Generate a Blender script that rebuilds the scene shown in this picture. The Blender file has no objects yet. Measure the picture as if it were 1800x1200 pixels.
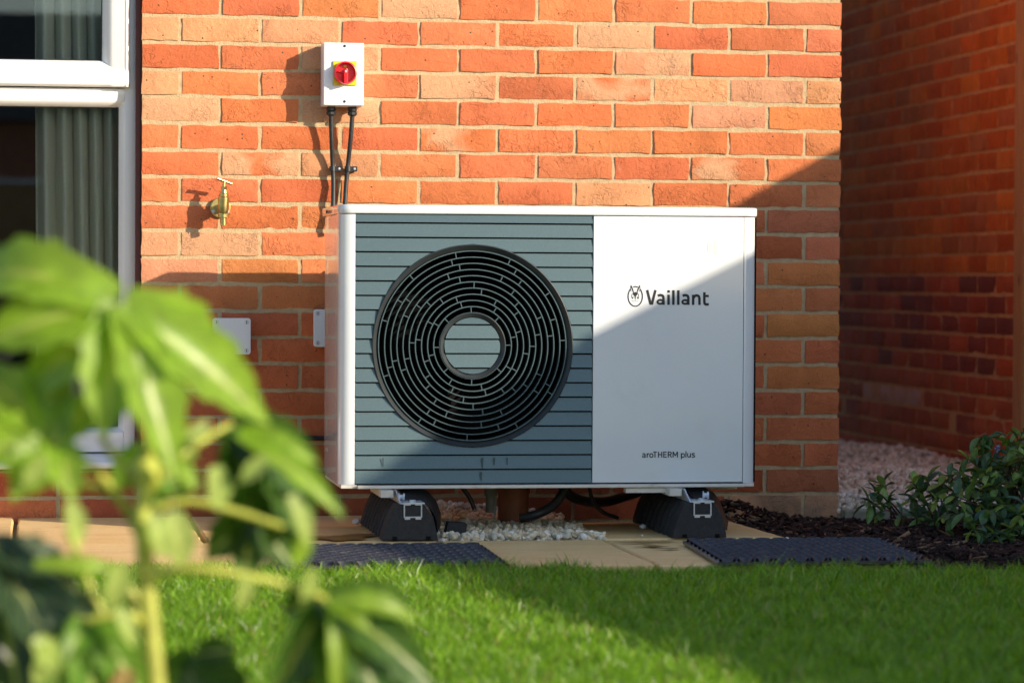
import bpy, bmesh, math, random
import numpy as np
from mathutils import Vector, Matrix

random.seed(7)
rng = np.random.default_rng(11)
SC = bpy.context.scene
COL = SC.collection
R = math.radians

# ------------------------------------------------------------------ camera
cam_d = bpy.data.cameras.new('camera')
cam = bpy.data.objects.new('camera', cam_d)
COL.objects.link(cam)
CAM = Vector((-2.3067, -8.6666, 0.6617))
YAW, PITCH, ROLL, FPX = 0.15385, -0.01937, 0.00504, 5400.0
FW = Vector((math.sin(YAW) * math.cos(PITCH), math.cos(YAW) * math.cos(PITCH), math.sin(PITCH)))
R0 = Vector((math.cos(YAW), -math.sin(YAW), 0))
U0 = R0.cross(FW)
RT = R0 * math.cos(ROLL) + U0 * math.sin(ROLL)
UP = -R0 * math.sin(ROLL) + U0 * math.cos(ROLL)
M = Matrix(((RT.x, UP.x, -FW.x, CAM.x), (RT.y, UP.y, -FW.y, CAM.y), (RT.z, UP.z, -FW.z, CAM.z), (0, 0, 0, 1)))
cam.matrix_world = M
cam_d.sensor_fit = 'HORIZONTAL'
cam_d.sensor_width = 36.0
cam_d.lens = FPX / 1800.0 * 36.0
cam_d.clip_start = 0.1
cam_d.clip_end = 2000
cam_d.dof.use_dof = True
cam_d.dof.focus_distance = 8.25
cam_d.dof.aperture_fstop = 3.7
SC.camera = cam


def at(px, py, Y):
    """the point at depth Y (world y) seen at a place of the 1800x1200 photograph"""
    d = FW * FPX + RT * (px - 900) + UP * (600 - py)
    return CAM + d * ((Y - CAM.y) / d.y)


# ------------------------------------------------------------------ world and sun
SUN = Vector((1.174, -1.0, 0.506)).normalized()
w = bpy.data.worlds.new('World')
SC.world = w
w.use_nodes = True
nt = w.node_tree
bg = nt.nodes['Background']
sky = nt.nodes.new('ShaderNodeTexSky')
sky.sky_type = 'NISHITA'
sky.sun_disc = False
sky.sun_elevation = math.asin(SUN.z)
sky.sun_rotation = math.atan2(SUN.x, SUN.y)
sky.altitude = 50
sky.air_density = 1.0
sky.dust_density = 0.95
sky.ozone_density = 2.0
nt.links.new(sky.outputs[0], bg.inputs[0])
bg.inputs[1].default_value = 0.15
sl = bpy.data.lights.new('sun', 'SUN')
sl.energy = 4.5
sl.angle = R(0.5)
sl.color = (1.0, 0.87, 0.68)
so = bpy.data.objects.new('sun', sl)
COL.objects.link(so)
so.rotation_euler = (-SUN).to_track_quat('-Z', 'Y').to_euler()
so.location = SUN * 40
SC.view_settings.view_transform = 'Standard'
SC.view_settings.look = 'None'
SC.view_settings.exposure = 0.62
SC.view_settings.gamma = 1.0
SC.cycles.use_denoising = True
SC.cycles.max_bounces = 6
SC.cycles.transparent_max_bounces = 12


# ------------------------------------------------------------------ material helpers
def new_mat(name):
    m = bpy.data.materials.new(name)
    m.use_nodes = True
    return m, m.node_tree, m.node_tree.nodes['Principled BSDF']


class NT:
    def __init__(s, tree):
        s.t = tree

    def n(s, typ, **kw):
        nd = s.t.nodes.new(typ)
        for k, v in kw.items():
            setattr(nd, k, v)
        return nd

    def l(s, a, b):
        s.t.links.new(a, b)

    def coord(s, out='Object', scale=(1, 1, 1), rnd=False):
        tc = s.n('ShaderNodeTexCoord')
        mp = s.n('ShaderNodeMapping')
        mp.inputs['Scale'].default_value = scale
        src = tc.outputs[out]
        if rnd:
            oi = s.n('ShaderNodeObjectInfo')
            mu = s.n('ShaderNodeMath', operation='MULTIPLY')
            mu.inputs[1].default_value = 57.3
            s.l(oi.outputs['Random'], mu.inputs[0])
            ad = s.n('ShaderNodeVectorMath', operation='ADD')
            s.l(src, ad.inputs[0])
            s.l(mu.outputs[0], ad.inputs[1])
            src = ad.outputs[0]
        s.l(src, mp.inputs[0])
        return mp.outputs[0]

    def noise(s, vec, scale, detail=4, rough=0.55, dist=0.0):
        nd = s.n('ShaderNodeTexNoise')
        nd.inputs['Scale'].default_value = scale
        nd.inputs['Detail'].default_value = detail
        nd.inputs['Roughness'].default_value = rough
        nd.inputs['Distortion'].default_value = dist
        s.l(vec, nd.inputs['Vector'])
        return nd.outputs['Fac']

    def ramp(s, fac, stops):
        r = s.n('ShaderNodeValToRGB')
        cr = r.color_ramp
        while len(cr.elements) < len(stops):
            cr.elements.new(0.5)
        for e, (p, c) in zip(cr.elements, stops):
            e.position = p
            e.color = (c, c, c, 1) if isinstance(c, (int, float)) else (*c, 1)
        s.l(fac, r.inputs[0])
        return r.outputs[0]

    def mix(s, fac, a, b, mode='MIX'):
        m = s.n('ShaderNodeMix', data_type='RGBA', blend_type=mode)
        for sock, v in ((m.inputs[0], fac), (m.inputs[6], a), (m.inputs[7], b)):
            if isinstance(v, (int, float)):
                sock.default_value = v
            elif isinstance(v, tuple):
                sock.default_value = (*v, 1) if len(v) == 3 else v
            else:
                s.l(v, sock)
        return m.outputs[2]

    def math(s, op, a, b=None):
        m = s.n('ShaderNodeMath', operation=op)
        for sock, v in ((m.inputs[0], a), (m.inputs[1], b)):
            if v is None:
                continue
            if isinstance(v, (int, float)):
                sock.default_value = v
            else:
                s.l(v, sock)
        return m.outputs[0]

    def bump(s, h, bsdf, strength=0.3, dist=0.002, prev=None):
        b = s.n('ShaderNodeBump')
        b.inputs['Strength'].default_value = strength
        b.inputs['Distance'].default_value = dist
        s.l(h, b.inputs['Height'])
        if prev is not None:
            s.l(prev, b.inputs['Normal'])
        s.l(b.outputs[0], bsdf.inputs['Normal'])
        return b.outputs[0]


def plain(name, col, rough=0.5, metal=0.0, coat=0.0, var=0.12, vscale=30, bump=0.0, bscale=200, bdist=0.0006, dirt=None, spec=0.5):
    m, t, b = new_mat(name)
    k = NT(t)
    v = k.coord('Object', rnd=True)
    f = k.ramp(k.noise(v, vscale, 5, 0.6), [(0.3, 1 - var), (0.7, 1 + var)])
    c = k.mix(1.0, (*col, 1), f, 'MULTIPLY')
    if dirt:
        dcol, amt, ds = dirt
        df = k.ramp(k.noise(v, ds, 6, 0.65, 0.4), [(0.55, 0.0), (0.75, amt)])
        c = k.mix(df, c, (*dcol, 1))
    k.l(c, b.inputs['Base Color'])
    b.inputs['Roughness'].default_value = rough
    b.inputs['Metallic'].default_value = metal
    b.inputs['Coat Weight'].default_value = coat
    b.inputs['Coat Roughness'].default_value = 0.06
    b.inputs['Coat IOR'].default_value = 1.7
    b.inputs['Specular IOR Level'].default_value = spec
    if bump:
        k.bump(k.noise(v, bscale, 3, 0.6), b, bump, bdist)
    return m


def brick_material(name, streak=False):
    m, t, b = new_mat(name)
    k = NT(t)
    v = k.coord('Object', rnd=True)
    oi = k.n('ShaderNodeObjectInfo')
    base = oi.outputs['Color']
    # slow shift of tone over a brick
    n1 = k.noise(v, 9, 3, 0.5, 0.5)
    c = k.mix(1.0, base, k.ramp(n1, [(0.25, (0.86, 0.80, 0.76)), (0.75, (1.12, 1.10, 1.08))]), 'MULTIPLY')
    # buff face burnt over a red body (amount in 1 - alpha)
    amt = k.math('SUBTRACT', 1.0, oi.outputs['Alpha'])
    n2 = k.noise(v, 7, 2, 0.5, 0.8)
    th = k.math('SUBTRACT', 1.0, amt)
    msk = k.math('MULTIPLY', k.math('SUBTRACT', n2, k.math('MULTIPLY', th, 0.75)), 6.0)
    msk = k.math('MULTIPLY', k.math('MINIMUM', k.math('MAXIMUM', msk, 0.0), 1.0), k.math('GREATER_THAN', amt, 0.01))
    c = k.mix(msk, c, (0.60, 0.31, 0.165))
    # grey scum speckle on the buff faces
    sp = k.ramp(k.noise(v, 260, 3, 0.7), [(0.52, 0.0), (0.66, 0.75)])
    spm = k.math('MULTIPLY', sp, k.math('MULTIPLY', msk, k.ramp(k.noise(v, 13, 2), [(0.5, 0.0), (0.7, 1.0)])))
    c = k.mix(spm, c, (0.16, 0.13, 0.12))
    # fine grain
    c = k.mix(1.0, c, k.ramp(k.noise(v, 330, 4, 0.75), [(0.28, 0.74), (0.72, 1.22)]), 'MULTIPLY')
    # torn pits in the sanded face, their shade mixed into the colour
    vp = k.coord('Object', scale=(1, 1, 1.5), rnd=True)
    pit = k.ramp(k.noise(vp, 110, 3, 0.6, 0.7), [(0.64, 0.0), (0.72, 0.45)])
    c = k.mix(pit, c, k.mix(1.0, c, (0.42, 0.36, 0.34), 'MULTIPLY'))
    # lime bloom
    bl = k.ramp(k.noise(v, 26, 6, 0.7, 1.2), [(0.62, 0.0), (0.82, 0.42)])
    c = k.mix(bl, c, (0.58, 0.40, 0.28))
    # black iron spots
    vo = k.n('ShaderNodeTexVoronoi', feature='F1')
    vo.inputs['Scale'].default_value = 46
    vo.inputs['Randomness'].default_value = 1.0
    k.l(v, vo.inputs['Vector'])
    spot = k.ramp(vo.outputs['Distance'], [(0.085, 1.0), (0.125, 0.0)])
    wn = k.n('ShaderNodeSeparateColor')
    k.l(vo.outputs['Color'], wn.inputs[0])
    spot = k.math('MULTIPLY', spot, k.math('GREATER_THAN', wn.outputs[0], 0.80))
    c = k.mix(spot, c, (0.035, 0.030, 0.032))
    if streak:
        vs = k.coord('Object', scale=(1, 1, 0.10), rnd=True)
        st = k.noise(vs, 75, 3, 0.6)
        c = k.mix(k.ramp(st, [(0.52, 0.0), (0.66, 0.55)]), c, (0.36, 0.17, 0.065))
        c = k.mix(k.ramp(st, [(0.30, 0.65), (0.42, 0.0)]), c, (0.12, 0.05, 0.04))
    k.l(c, b.inputs['Base Color'])
    b.inputs['Roughness'].default_value = 0.88
    b.inputs['Specular IOR Level'].default_value = 0.1 if streak else 0.2
    # creases, drag marks and sand grain
    cr = k.noise(v, 30, 4, 0.6, 1.1)
    ridge = k.math('ABSOLUTE', k.math('SUBTRACT', cr, 0.5))
    crease = k.ramp(ridge, [(0.0, 0.0), (0.05, 1.0)])
    pm = k.ramp(k.noise(v, 11, 2), [(0.50, 0.0), (0.62, 1.0)])
    crease = k.mix(pm, (1, 1, 1), crease)
    p1 = k.bump(crease, b, 0.65, 0.0026)
    p2 = k.bump(k.noise(v, 48, 4, 0.6, 0.8), b, 0.75, 0.0048, p1)
    p3 = k.bump(k.noise(v, 300, 3, 0.7), b, 0.4, 0.0009, p2)
    p4 = k.bump(pit, b, 0.7, -0.0024, p3)
    k.bump(spot, b, 0.4, -0.0015, p4)
    return m


BRICK = brick_material('brick_clay')
BRICK_S = brick_material('brick_clay_streaked', True)
MORTAR = plain('mortar', (0.53, 0.385, 0.22), 0.95, var=0.16, vscale=60, bump=0.8, bscale=260, bdist=0.003, dirt=((0.42, 0.32, 0.2), 0.5, 12), spec=0.2)
MORTAR_D = plain('mortar_red', (0.62, 0.40, 0.20), 0.95, var=0.2, vscale=40, bump=0.6, bscale=250, bdist=0.002, spec=0.2)
WHITE = plain('white_enamel', (0.745, 0.77, 0.805), 0.22, coat=1.0, var=0.015, vscale=6, dirt=((0.55, 0.53, 0.48), 0.16, 9))
UPVC = plain('white_upvc', (0.81, 0.805, 0.81), 0.25, coat=0.15, var=0.02, vscale=5)
PLASTIC_W = plain('white_plastic', (0.82, 0.83, 0.85), 0.38, var=0.03, vscale=12, bump=0.05)
RAILW = plain('cream_painted_steel', (0.66, 0.62, 0.55), 0.45, var=0.08, dirt=((0.32, 0.24, 0.15), 0.5, 22))
BLACKP = plain('black_plastic', (0.018, 0.019, 0.021), 0.38, var=0.15)
INSIDE = plain('dark_inside', (0.006, 0.006, 0.007), 0.9, spec=0.1)
RUBBER = plain('recycled_rubber', (0.020, 0.020, 0.022), 0.75, var=0.35, vscale=120, bump=0.8, bscale=240, bdist=0.0015, dirt=((0.12, 0.095, 0.075), 0.45, 14))
STRAPM = plain('black_strap', (0.022, 0.024, 0.028), 0.42, var=0.2, dirt=((0.10, 0.085, 0.07), 0.4, 25))
CABLE = plain('black_cable', (0.02, 0.02, 0.022), 0.45, var=0.2, dirt=((0.12, 0.11, 0.10), 0.35, 40))
ALU = plain('aluminium', (0.56, 0.57, 0.59), 0.4, metal=0.5, var=0.08, vscale=90)
ZINC = plain('zinc_steel', (0.66, 0.70, 0.76), 0.35, metal=0.4, var=0.12, vscale=70)
BRASS = plain('brass', (0.60, 0.46, 0.18), 0.30, metal=1.0, var=0.14, vscale=60, dirt=((0.22, 0.16, 0.07), 0.4, 50))
BRASS_D = plain('brass_dull', (0.50, 0.42, 0.16), 0.5, metal=0.8, var=0.14, vscale=80)
REDP = plain('red_plastic', (0.66, 0.012, 0.022), 0.3, var=0.05)
YELP = plain('yellow_plastic', (0.80, 0.56, 0.02), 0.4, var=0.04)
PRINT = plain('black_print', (0.012, 0.010, 0.014), 0.5, var=0.0)
PRINT_G = plain('grey_print', (0.42, 0.43, 0.44), 0.5, var=0.0)
TERRA = plain('terracotta_pipe', (0.34, 0.115, 0.05), 0.6, var=0.15)
GREYPIPE = plain('grey_pipe', (0.25, 0.24, 0.20), 0.6, var=0.2)
SEAL = plain('brown_sealant', (0.12, 0.035, 0.03), 0.6, var=0.1)
ROOM = plain('room_paint', (0.075, 0.06, 0.05), 0.9, var=0.1)
CONC = plain('edging_concrete', (0.33, 0.29, 0.20), 0.95, var=0.2, vscale=50, bump=0.5, bscale=300, bdist=0.002, dirt=((0.14, 0.15, 0.07), 0.6, 16))
SOIL = plain('soil', (0.028, 0.017, 0.011), 0.98, var=0.3, vscale=60, bump=0.8, bscale=150, bdist=0.01)
TURF = plain('turf_soil', (0.035, 0.06, 0.012), 0.98, var=0.3, vscale=40, bump=0.6, bscale=120, bdist=0.01)
GROUND = plain('far_ground', (0.07, 0.08, 0.04), 0.98, var=0.3, vscale=0.5)
ROOFT = plain('roof_tile', (0.07, 0.06, 0.055), 0.8, var=0.2, vscale=8)
WET = plain('wet_stone', (0.30, 0.17, 0.05), 0.3, var=0.25, vscale=30)
GUM = plain('quartz_chip', (0.7, 0.68, 0.66), 0.5)
STEM = plain('shrub_stem', (0.09, 0.045, 0.03), 0.8, var=0.3)
FLOWER = plain('mauve_flower', (0.35, 0.30, 0.48), 0.7, var=0.3)


def slat_material():
    m, t, b = new_mat('grille_paint')
    k = NT(t)
    v = k.coord('Object')
    f = k.ramp(k.noise(v, 420, 3, 0.75), [(0.3, 0.86), (0.7, 1.14)])
    c = k.mix(1.0, (0.088, 0.135, 0.148), f, 'MULTIPLY')
    # rain streaks running down, and dried spots
    vs = k.coord('Object', scale=(1, 1, 0.06))
    st = k.ramp(k.noise(vs, 60, 4, 0.7), [(0.60, 0.0), (0.72, 0.30)])
    c = k.mix(st, c, (0.10, 0.14, 0.15))
    ds = k.ramp(k.noise(v, 38, 6, 0.75), [(0.66, 0.0), (0.78, 0.30)])
    c = k.mix(ds, c, (0.36, 0.38, 0.38))
    k.l(c, b.inputs['Base Color'])
    b.inputs['Metallic'].default_value = 0.5
    b.inputs['Roughness'].default_value = 0.44
    k.bump(k.noise(v, 900, 2, 0.7), b, 0.35, 0.0005)
    return m


SLAT = slat_material()


def stone_material():
    m, t, b = new_mat('sandstone')
    k = NT(t)
    v = k.coord('Object', rnd=True)
    c = k.ramp(k.noise(v, 5, 4, 0.6, 0.6), [(0.3, (0.80, 0.51, 0.20)), (0.7, (0.86, 0.60, 0.28))])
    vb = k.coord('Object', scale=(0.25, 1, 1), rnd=True)
    c = k.mix(k.ramp(k.noise(vb, 14, 4, 0.6, 1.2), [(0.5, 0.0), (0.75, 0.45)]), c, (0.62, 0.37, 0.14))
    c = k.mix(1.0, c, k.ramp(k.noise(v, 250, 4, 0.7), [(0.3, 0.84), (0.7, 1.12)]), 'MULTIPLY')
    c = k.mix(k.ramp(k.noise(v, 22, 5, 0.7), [(0.60, 0.0), (0.76, 0.6)]), c, (0.30, 0.21, 0.12))
    k.l(c, b.inputs['Base Color'])
    b.inputs['Roughness'].default_value = 0.75
    k.bump(k.noise(v, 30, 6, 0.6), b, 0.5, 0.004)
    return m


STONE = stone_material()


def wood_material():
    m, t, b = new_mat('fence_wood')
    k = NT(t)
    v = k.coord('Object', scale=(1, 1, 0.06), rnd=True)
    c = k.ramp(k.noise(v, 120, 5, 0.6, 0.6), [(0.3, (0.34, 0.165, 0.05)), (0.7, (0.56, 0.32, 0.115))])
    vk = k.coord('Object', scale=(1, 1, 0.55), rnd=True)
    vo = k.n('ShaderNodeTexVoronoi')
    vo.inputs['Scale'].default_value = 9
    k.l(vk, vo.inputs['Vector'])
    c = k.mix(k.ramp(vo.outputs['Distance'], [(0.05, 0.9), (0.14, 0.0)]), c, (0.07, 0.03, 0.012))
    k.l(c, b.inputs['Base Color'])
    b.inputs['Roughness'].default_value = 0.7
    k.bump(k.noise(v, 160, 4, 0.6), b, 0.4, 0.001)
    return m


WOOD = wood_material()


def attr_mat(name, rough=0.6, transl=0.0, coat=0.0, bump=None, attr='Col', spec=0.4):
    """colour from a per-piece colour attribute; leaves and blades also let some light through"""
    m, t, b = new_mat(name)
    k = NT(t)
    a = k.n('ShaderNodeAttribute', attribute_name=attr)
    c = a.outputs['Color']
    v = k.coord('Object')
    if bump:
        c = k.mix(1.0, c, k.ramp(k.noise(v, bump[1], 4, 0.7), [(0.3, 0.8), (0.7, 1.2)]), 'MULTIPLY')
    k.l(c, b.inputs['Base Color'])
    b.inputs['Roughness'].default_value = rough
    b.inputs['Coat Weight'].default_value = coat
    b.inputs['Coat Roughness'].default_value = 0.2
    b.inputs['Specular IOR Level'].default_value = spec
    if bump:
        k.bump(k.noise(v, bump[1], 4, 0.7), b, bump[0], bump[2])
    if transl:
        tr = k.n('ShaderNodeBsdfTranslucent')
        c2 = k.mix(1.0, c, (1.5, 1.55, 0.6), 'MULTIPLY')
        k.l(c2, tr.inputs[0])
        mx = k.n('ShaderNodeMixShader')
        mx.inputs[0].default_value = transl
        k.l(b.outputs[0], mx.inputs[1])
        k.l(tr.outputs[0], mx.inputs[2])
        k.l(mx.outputs[0], t.nodes['Material Output'].inputs[0])
    return m


GRASS = attr_mat('grass_blade', 0.36, 0.40, 0.0, spec=0.6)
PEBBLE = attr_mat('limestone_pebble', 0.85, bump=(0.4, 160, 0.002), spec=0.25)
CHIP = attr_mat('bark_chip', 0.8, bump=(0.6, 140, 0.003), spec=0.3)


def leaf_material(name, rough, coat, transl, vein, ribs=False):
    """colour from the object colour"""
    m, t, b = new_mat(name)
    k = NT(t)
    oi = k.n('ShaderNodeObjectInfo')
    v = k.coord('Object', rnd=True)
    c = k.mix(1.0, oi.outputs['Color'], k.ramp(k.noise(v, vein, 4, 0.6, 0.5), [(0.3, 0.70), (0.7, 1.28)]), 'MULTIPLY')
    if ribs:   # pale midrib and side veins from the leaf's own coordinates
        uv = k.n('ShaderNodeAttribute', attribute_name='rib')
        sx = k.n('ShaderNodeSeparateXYZ')
        k.l(uv.outputs['Vector'], sx.inputs[0])
        au = k.math('ABSOLUTE', sx.outputs[0])
        mid = k.ramp(au, [(0.05, 0.75), (0.13, 0.0)])
        ph = k.math('FRACT', k.math('SUBTRACT', k.math('MULTIPLY', sx.outputs[1], 8.0), k.math('MULTIPLY', au, 2.2)))
        sv = k.ramp(ph, [(0.06, 0.38), (0.16, 0.0)])
        c = k.mix(k.math('MAXIMUM', mid, sv), c, (0.50, 0.56, 0.13))
        c = k.mix(k.ramp(k.noise(v, 24, 5, 0.7), [(0.64, 0.0), (0.76, 0.55)]), c, (0.20, 0.17, 0.03))
    k.l(c, b.inputs['Base Color'])
    b.inputs['Roughness'].default_value = rough
    b.inputs['Coat Weight'].default_value = coat
    b.inputs['Coat Roughness'].default_value = 0.25
    k.bump(k.noise(v, vein * 2, 3, 0.6), b, 0.3, 0.002)
    tr = k.n('ShaderNodeBsdfTranslucent')
    k.l(k.mix(1.0, c, (1.6, 1.5, 0.5), 'MULTIPLY'), tr.inputs[0])
    mx = k.n('ShaderNodeMixShader')
    mx.inputs[0].default_value = transl
    k.l(b.outputs[0], mx.inputs[1])
    k.l(tr.outputs[0], mx.inputs[2])
    k.l(mx.outputs[0], t.nodes['Material Output'].inputs[0])
    return m


FATSIA = leaf_material('fatsia_leaf', 0.42, 0.2, 0.5, 40, True)
SHRUBL = leaf_material('shrub_leaf', 0.5, 0.05, 0.25, 120)
PETIOLE = plain('fatsia_stem', (0.37, 0.39, 0.06), 0.45, var=0.25, vscale=25)


def glass_material():
    m, t, b = new_mat('window_glass')
    k = NT(t)
    t.nodes.remove(b)
    tr = k.n('ShaderNodeBsdfTransparent')
    tr.inputs[0].default_value = (0.96, 0.98, 0.97, 1)
    gl = k.n('ShaderNodeBsdfGlossy')
    gl.inputs['Roughness'].default_value = 0.01
    fr = k.n('ShaderNodeFresnel')
    fr.inputs[0].default_value = 1.52
    f2 = k.math('MULTIPLY', fr.outputs[0], 1.6)
    mx = k.n('ShaderNodeMixShader')
    k.l(f2, mx.inputs[0])
    k.l(tr.outputs[0], mx.inputs[1])
    k.l(gl.outputs[0], mx.inputs[2])
    k.l(mx.outputs[0], t.nodes['Material Output'].inputs[0])
    return m


GLASS = glass_material()


def curtain_material():
    m, t, b = new_mat('linen_curtain')
    k = NT(t)
    tc = k.n('ShaderNodeTexCoord')
    mp = k.n('ShaderNodeMapping')
    mp.inputs['Scale'].default_value = (1, 1, 7)
    k.l(tc.outputs['Object'], mp.inputs[0])
    f = k.noise(mp.outputs[0], 130, 4, 0.7)
    c = k.ramp(f, [(0.3, (0.66, 0.65, 0.52)), (0.7, (0.88, 0.87, 0.75))])
    k.l(c, b.inputs['Base Color'])
    b.inputs['Roughness'].default_value = 0.95
    tr = k.n('ShaderNodeBsdfTranslucent')
    k.l(c, tr.inputs[0])
    mx = k.n('ShaderNodeMixShader')
    mx.inputs[0].default_value = 0.25
    k.l(b.outputs[0], mx.inputs[1])
    k.l(tr.outputs[0], mx.inputs[2])
    k.l(mx.outputs[0], t.nodes['Material Output'].inputs[0])
    return m


CURTAIN = curtain_material()


def brick_texture_material():
    m, t, b = new_mat('brickwork_far')
    k = NT(t)
    tc = k.n('ShaderNodeTexCoord')
    sx = k.n('ShaderNodeSeparateXYZ')
    k.l(tc.outputs['Object'], sx.inputs[0])
    cb = k.n('ShaderNodeCombineXYZ')
    k.l(k.math('ADD', sx.outputs[0], sx.outputs[1]), cb.inputs[0])
    k.l(sx.outputs[2], cb.inputs[1])
    bt = k.n('ShaderNodeTexBrick')
    bt.inputs['Scale'].default_value = 1.0
    bt.inputs['Brick Width'].default_value = 0.225
    bt.inputs['Row Height'].default_value = 0.075
    bt.inputs['Mortar Size'].default_value = 0.004
    bt.inputs['Color1'].default_value = (0.46, 0.15, 0.07, 1)
    bt.inputs['Color2'].default_value = (0.36, 0.11, 0.055, 1)
    bt.inputs['Mortar'].default_value = (0.34, 0.19, 0.10, 1)
    k.l(cb.outputs[0], bt.inputs['Vector'])
    k.l(bt.outputs[0], b.inputs['Base Color'])
    b.inputs['Roughness'].default_value = 0.9
    return m


BRICKFAR = brick_texture_material()


# ------------------------------------------------------------------ mesh helpers
WORLD = {}


def wpos(o):
    return WORLD.get(o.name, Vector((0, 0, 0))) if o else Vector((0, 0, 0))


def put(name, mesh, mat, parent=None, world=(0, 0, 0), color=None):
    o = bpy.data.objects.new(name, mesh)
    COL.objects.link(o)
    o.parent = parent
    world = Vector(world)
    o.location = world - wpos(parent)
    WORLD[o.name] = world
    if mat is not None and mesh is not None and len(mesh.materials) == 0:
        mesh.materials.append(mat)
    if color:
        o.color = color
    return o


def empty(name, world, parent=None):
    o = put(name, None, None, parent, world)
    o.empty_display_size = 0.05
    return o


def tag(o, label=None, cat=None, group=None, kind=None):
    for k_, v_ in (('label', label), ('category', cat), ('group', group), ('kind', kind)):
        if v_:
            o[k_] = v_
    return o


class MB:
    def __init__(s):
        s.v, s.f = [], []

    def add(s, vs, fs):
        n = len(s.v)
        s.v += [tuple(p) for p in vs]
        s.f += [tuple(i + n for i in f) for f in fs]
        return s

    def box(s, x0, x1, y0, y1, z0, z1):
        return s.add([(x0, y0, z0), (x1, y0, z0), (x1, y1, z0), (x0, y1, z0), (x0, y0, z1), (x1, y0, z1), (x1, y1, z1), (x0, y1, z1)],
                     [(3, 2, 1, 0), (4, 5, 6, 7), (0, 1, 5, 4), (1, 2, 6, 5), (2, 3, 7, 6), (3, 0, 4, 7)])

    def prism(s, poly, a, b, axis='z'):
        """closed polygon extruded along an axis from a to b"""
        n = len(poly)
        mk = {'z': lambda p, h: (p[0], p[1], h), 'y': lambda p, h: (p[0], h, p[1]), 'x': lambda p, h: (h, p[0], p[1])}[axis]
        vs = [mk(p, a) for p in poly] + [mk(p, b) for p in poly]
        fs = [(i, (i + 1) % n, n + (i + 1) % n, n + i) for i in range(n)]
        return s.add(vs, fs + [tuple(range(n))[::-1], tuple(range(n, 2 * n))])

    def tube(s, pts, r, n=8, cap=True):
        pts = [Vector(p) for p in pts]
        rs = r if isinstance(r, (list, tuple)) else [r] * len(pts)
        vs, fs = [], []
        prev = None
        for i, p in enumerate(pts):
            d = (pts[min(i + 1, len(pts) - 1)] - pts[max(i - 1, 0)]).normalized()
            if prev is None:
                a = d.orthogonal().normalized()
            else:
                a = (prev - d * prev.dot(d)).normalized()
            prev = a
            b = d.cross(a)
            for j in range(n):
                t = 2 * math.pi * j / n
                vs.append(p + (a * math.cos(t) + b * math.sin(t)) * rs[i])
        for i in range(len(pts) - 1):
            for j in range(n):
                fs.append((i * n + j, i * n + (j + 1) % n, (i + 1) * n + (j + 1) % n, (i + 1) * n + j))
        if cap:
            fs.append(tuple(range(n))[::-1])
            fs.append(tuple(range((len(pts) - 1) * n, len(pts) * n)))
        return s.add(vs, fs)

    def lathe(s, prof, c, axis=(0, -1, 0), n=48, closed=False):
        """profile of (radius, height along axis) turned round an axis through c"""
        ax = Vector(axis).normalized()
        a = ax.orthogonal().normalized()
        b = ax.cross(a)
        c = Vector(c)
        vs, fs = [], []
        for (r, h) in prof:
            for j in range(n):
                t = 2 * math.pi * j / n
                vs.append(c + ax * h + (a * math.cos(t) + b * math.sin(t)) * r)
        m = len(prof)
        for i in range(m if closed else m - 1):
            i2 = (i + 1) % m
            for j in range(n):
                fs.append((i * n + j, i * n + (j + 1) % n, i2 * n + (j + 1) % n, i2 * n + j))
        if not closed:
            if prof[0][0] > 1e-6:
                fs.append(tuple(range(n))[::-1])
            if prof[-1][0] > 1e-6:
                fs.append(tuple(range((m - 1) * n, m * n)))
        return s.add(vs, fs)

    def build(s, name, mat, parent=None, world=None, smooth=False, bevel=0.0, color=None, attr=None):
        org = Vector(world) if world is not None else wpos(parent)
        me = bpy.data.meshes.new(name)
        me.from_pydata([tuple(Vector(p) - org) for p in s.v], [], s.f)
        if attr:
            at_ = me.attributes.new(attr[0], 'FLOAT_VECTOR', 'POINT')
            at_.data.foreach_set('vector', np.array(attr[1], dtype=np.float32).ravel())
        bm = bmesh.new()
        bm.from_mesh(me)
        if not attr:
            bmesh.ops.remove_doubles(bm, verts=bm.verts, dist=1e-6)
        bmesh.ops.recalc_face_normals(bm, faces=bm.faces)
        if bevel:
            es = [e for e in bm.edges if len(e.link_faces) == 2 and e.calc_face_angle(0) > R(35)]
            bmesh.ops.bevel(bm, geom=es, offset=bevel, segments=2, affect='EDGES', profile=0.5, clamp_overlap=True)
        bm.to_mesh(me)
        bm.free()
        if smooth:
            me.polygons.foreach_set('use_smooth', [True] * len(me.polygons))
            me.set_sharp_from_angle(angle=R(38))
        return put(name, me, mat, parent, org, color)


def box_obj(name, mat, parent, *b, bevel=0.0):
    return MB().box(*b).build(name, mat, parent, bevel=bevel)


def arc(cx, cy, r, a0, a1, n):
    return [(cx + r * math.cos(R(a0 + (a1 - a0) * i / n)), cy + r * math.sin(R(a0 + (a1 - a0) * i / n))) for i in range(n + 1)]


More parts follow.
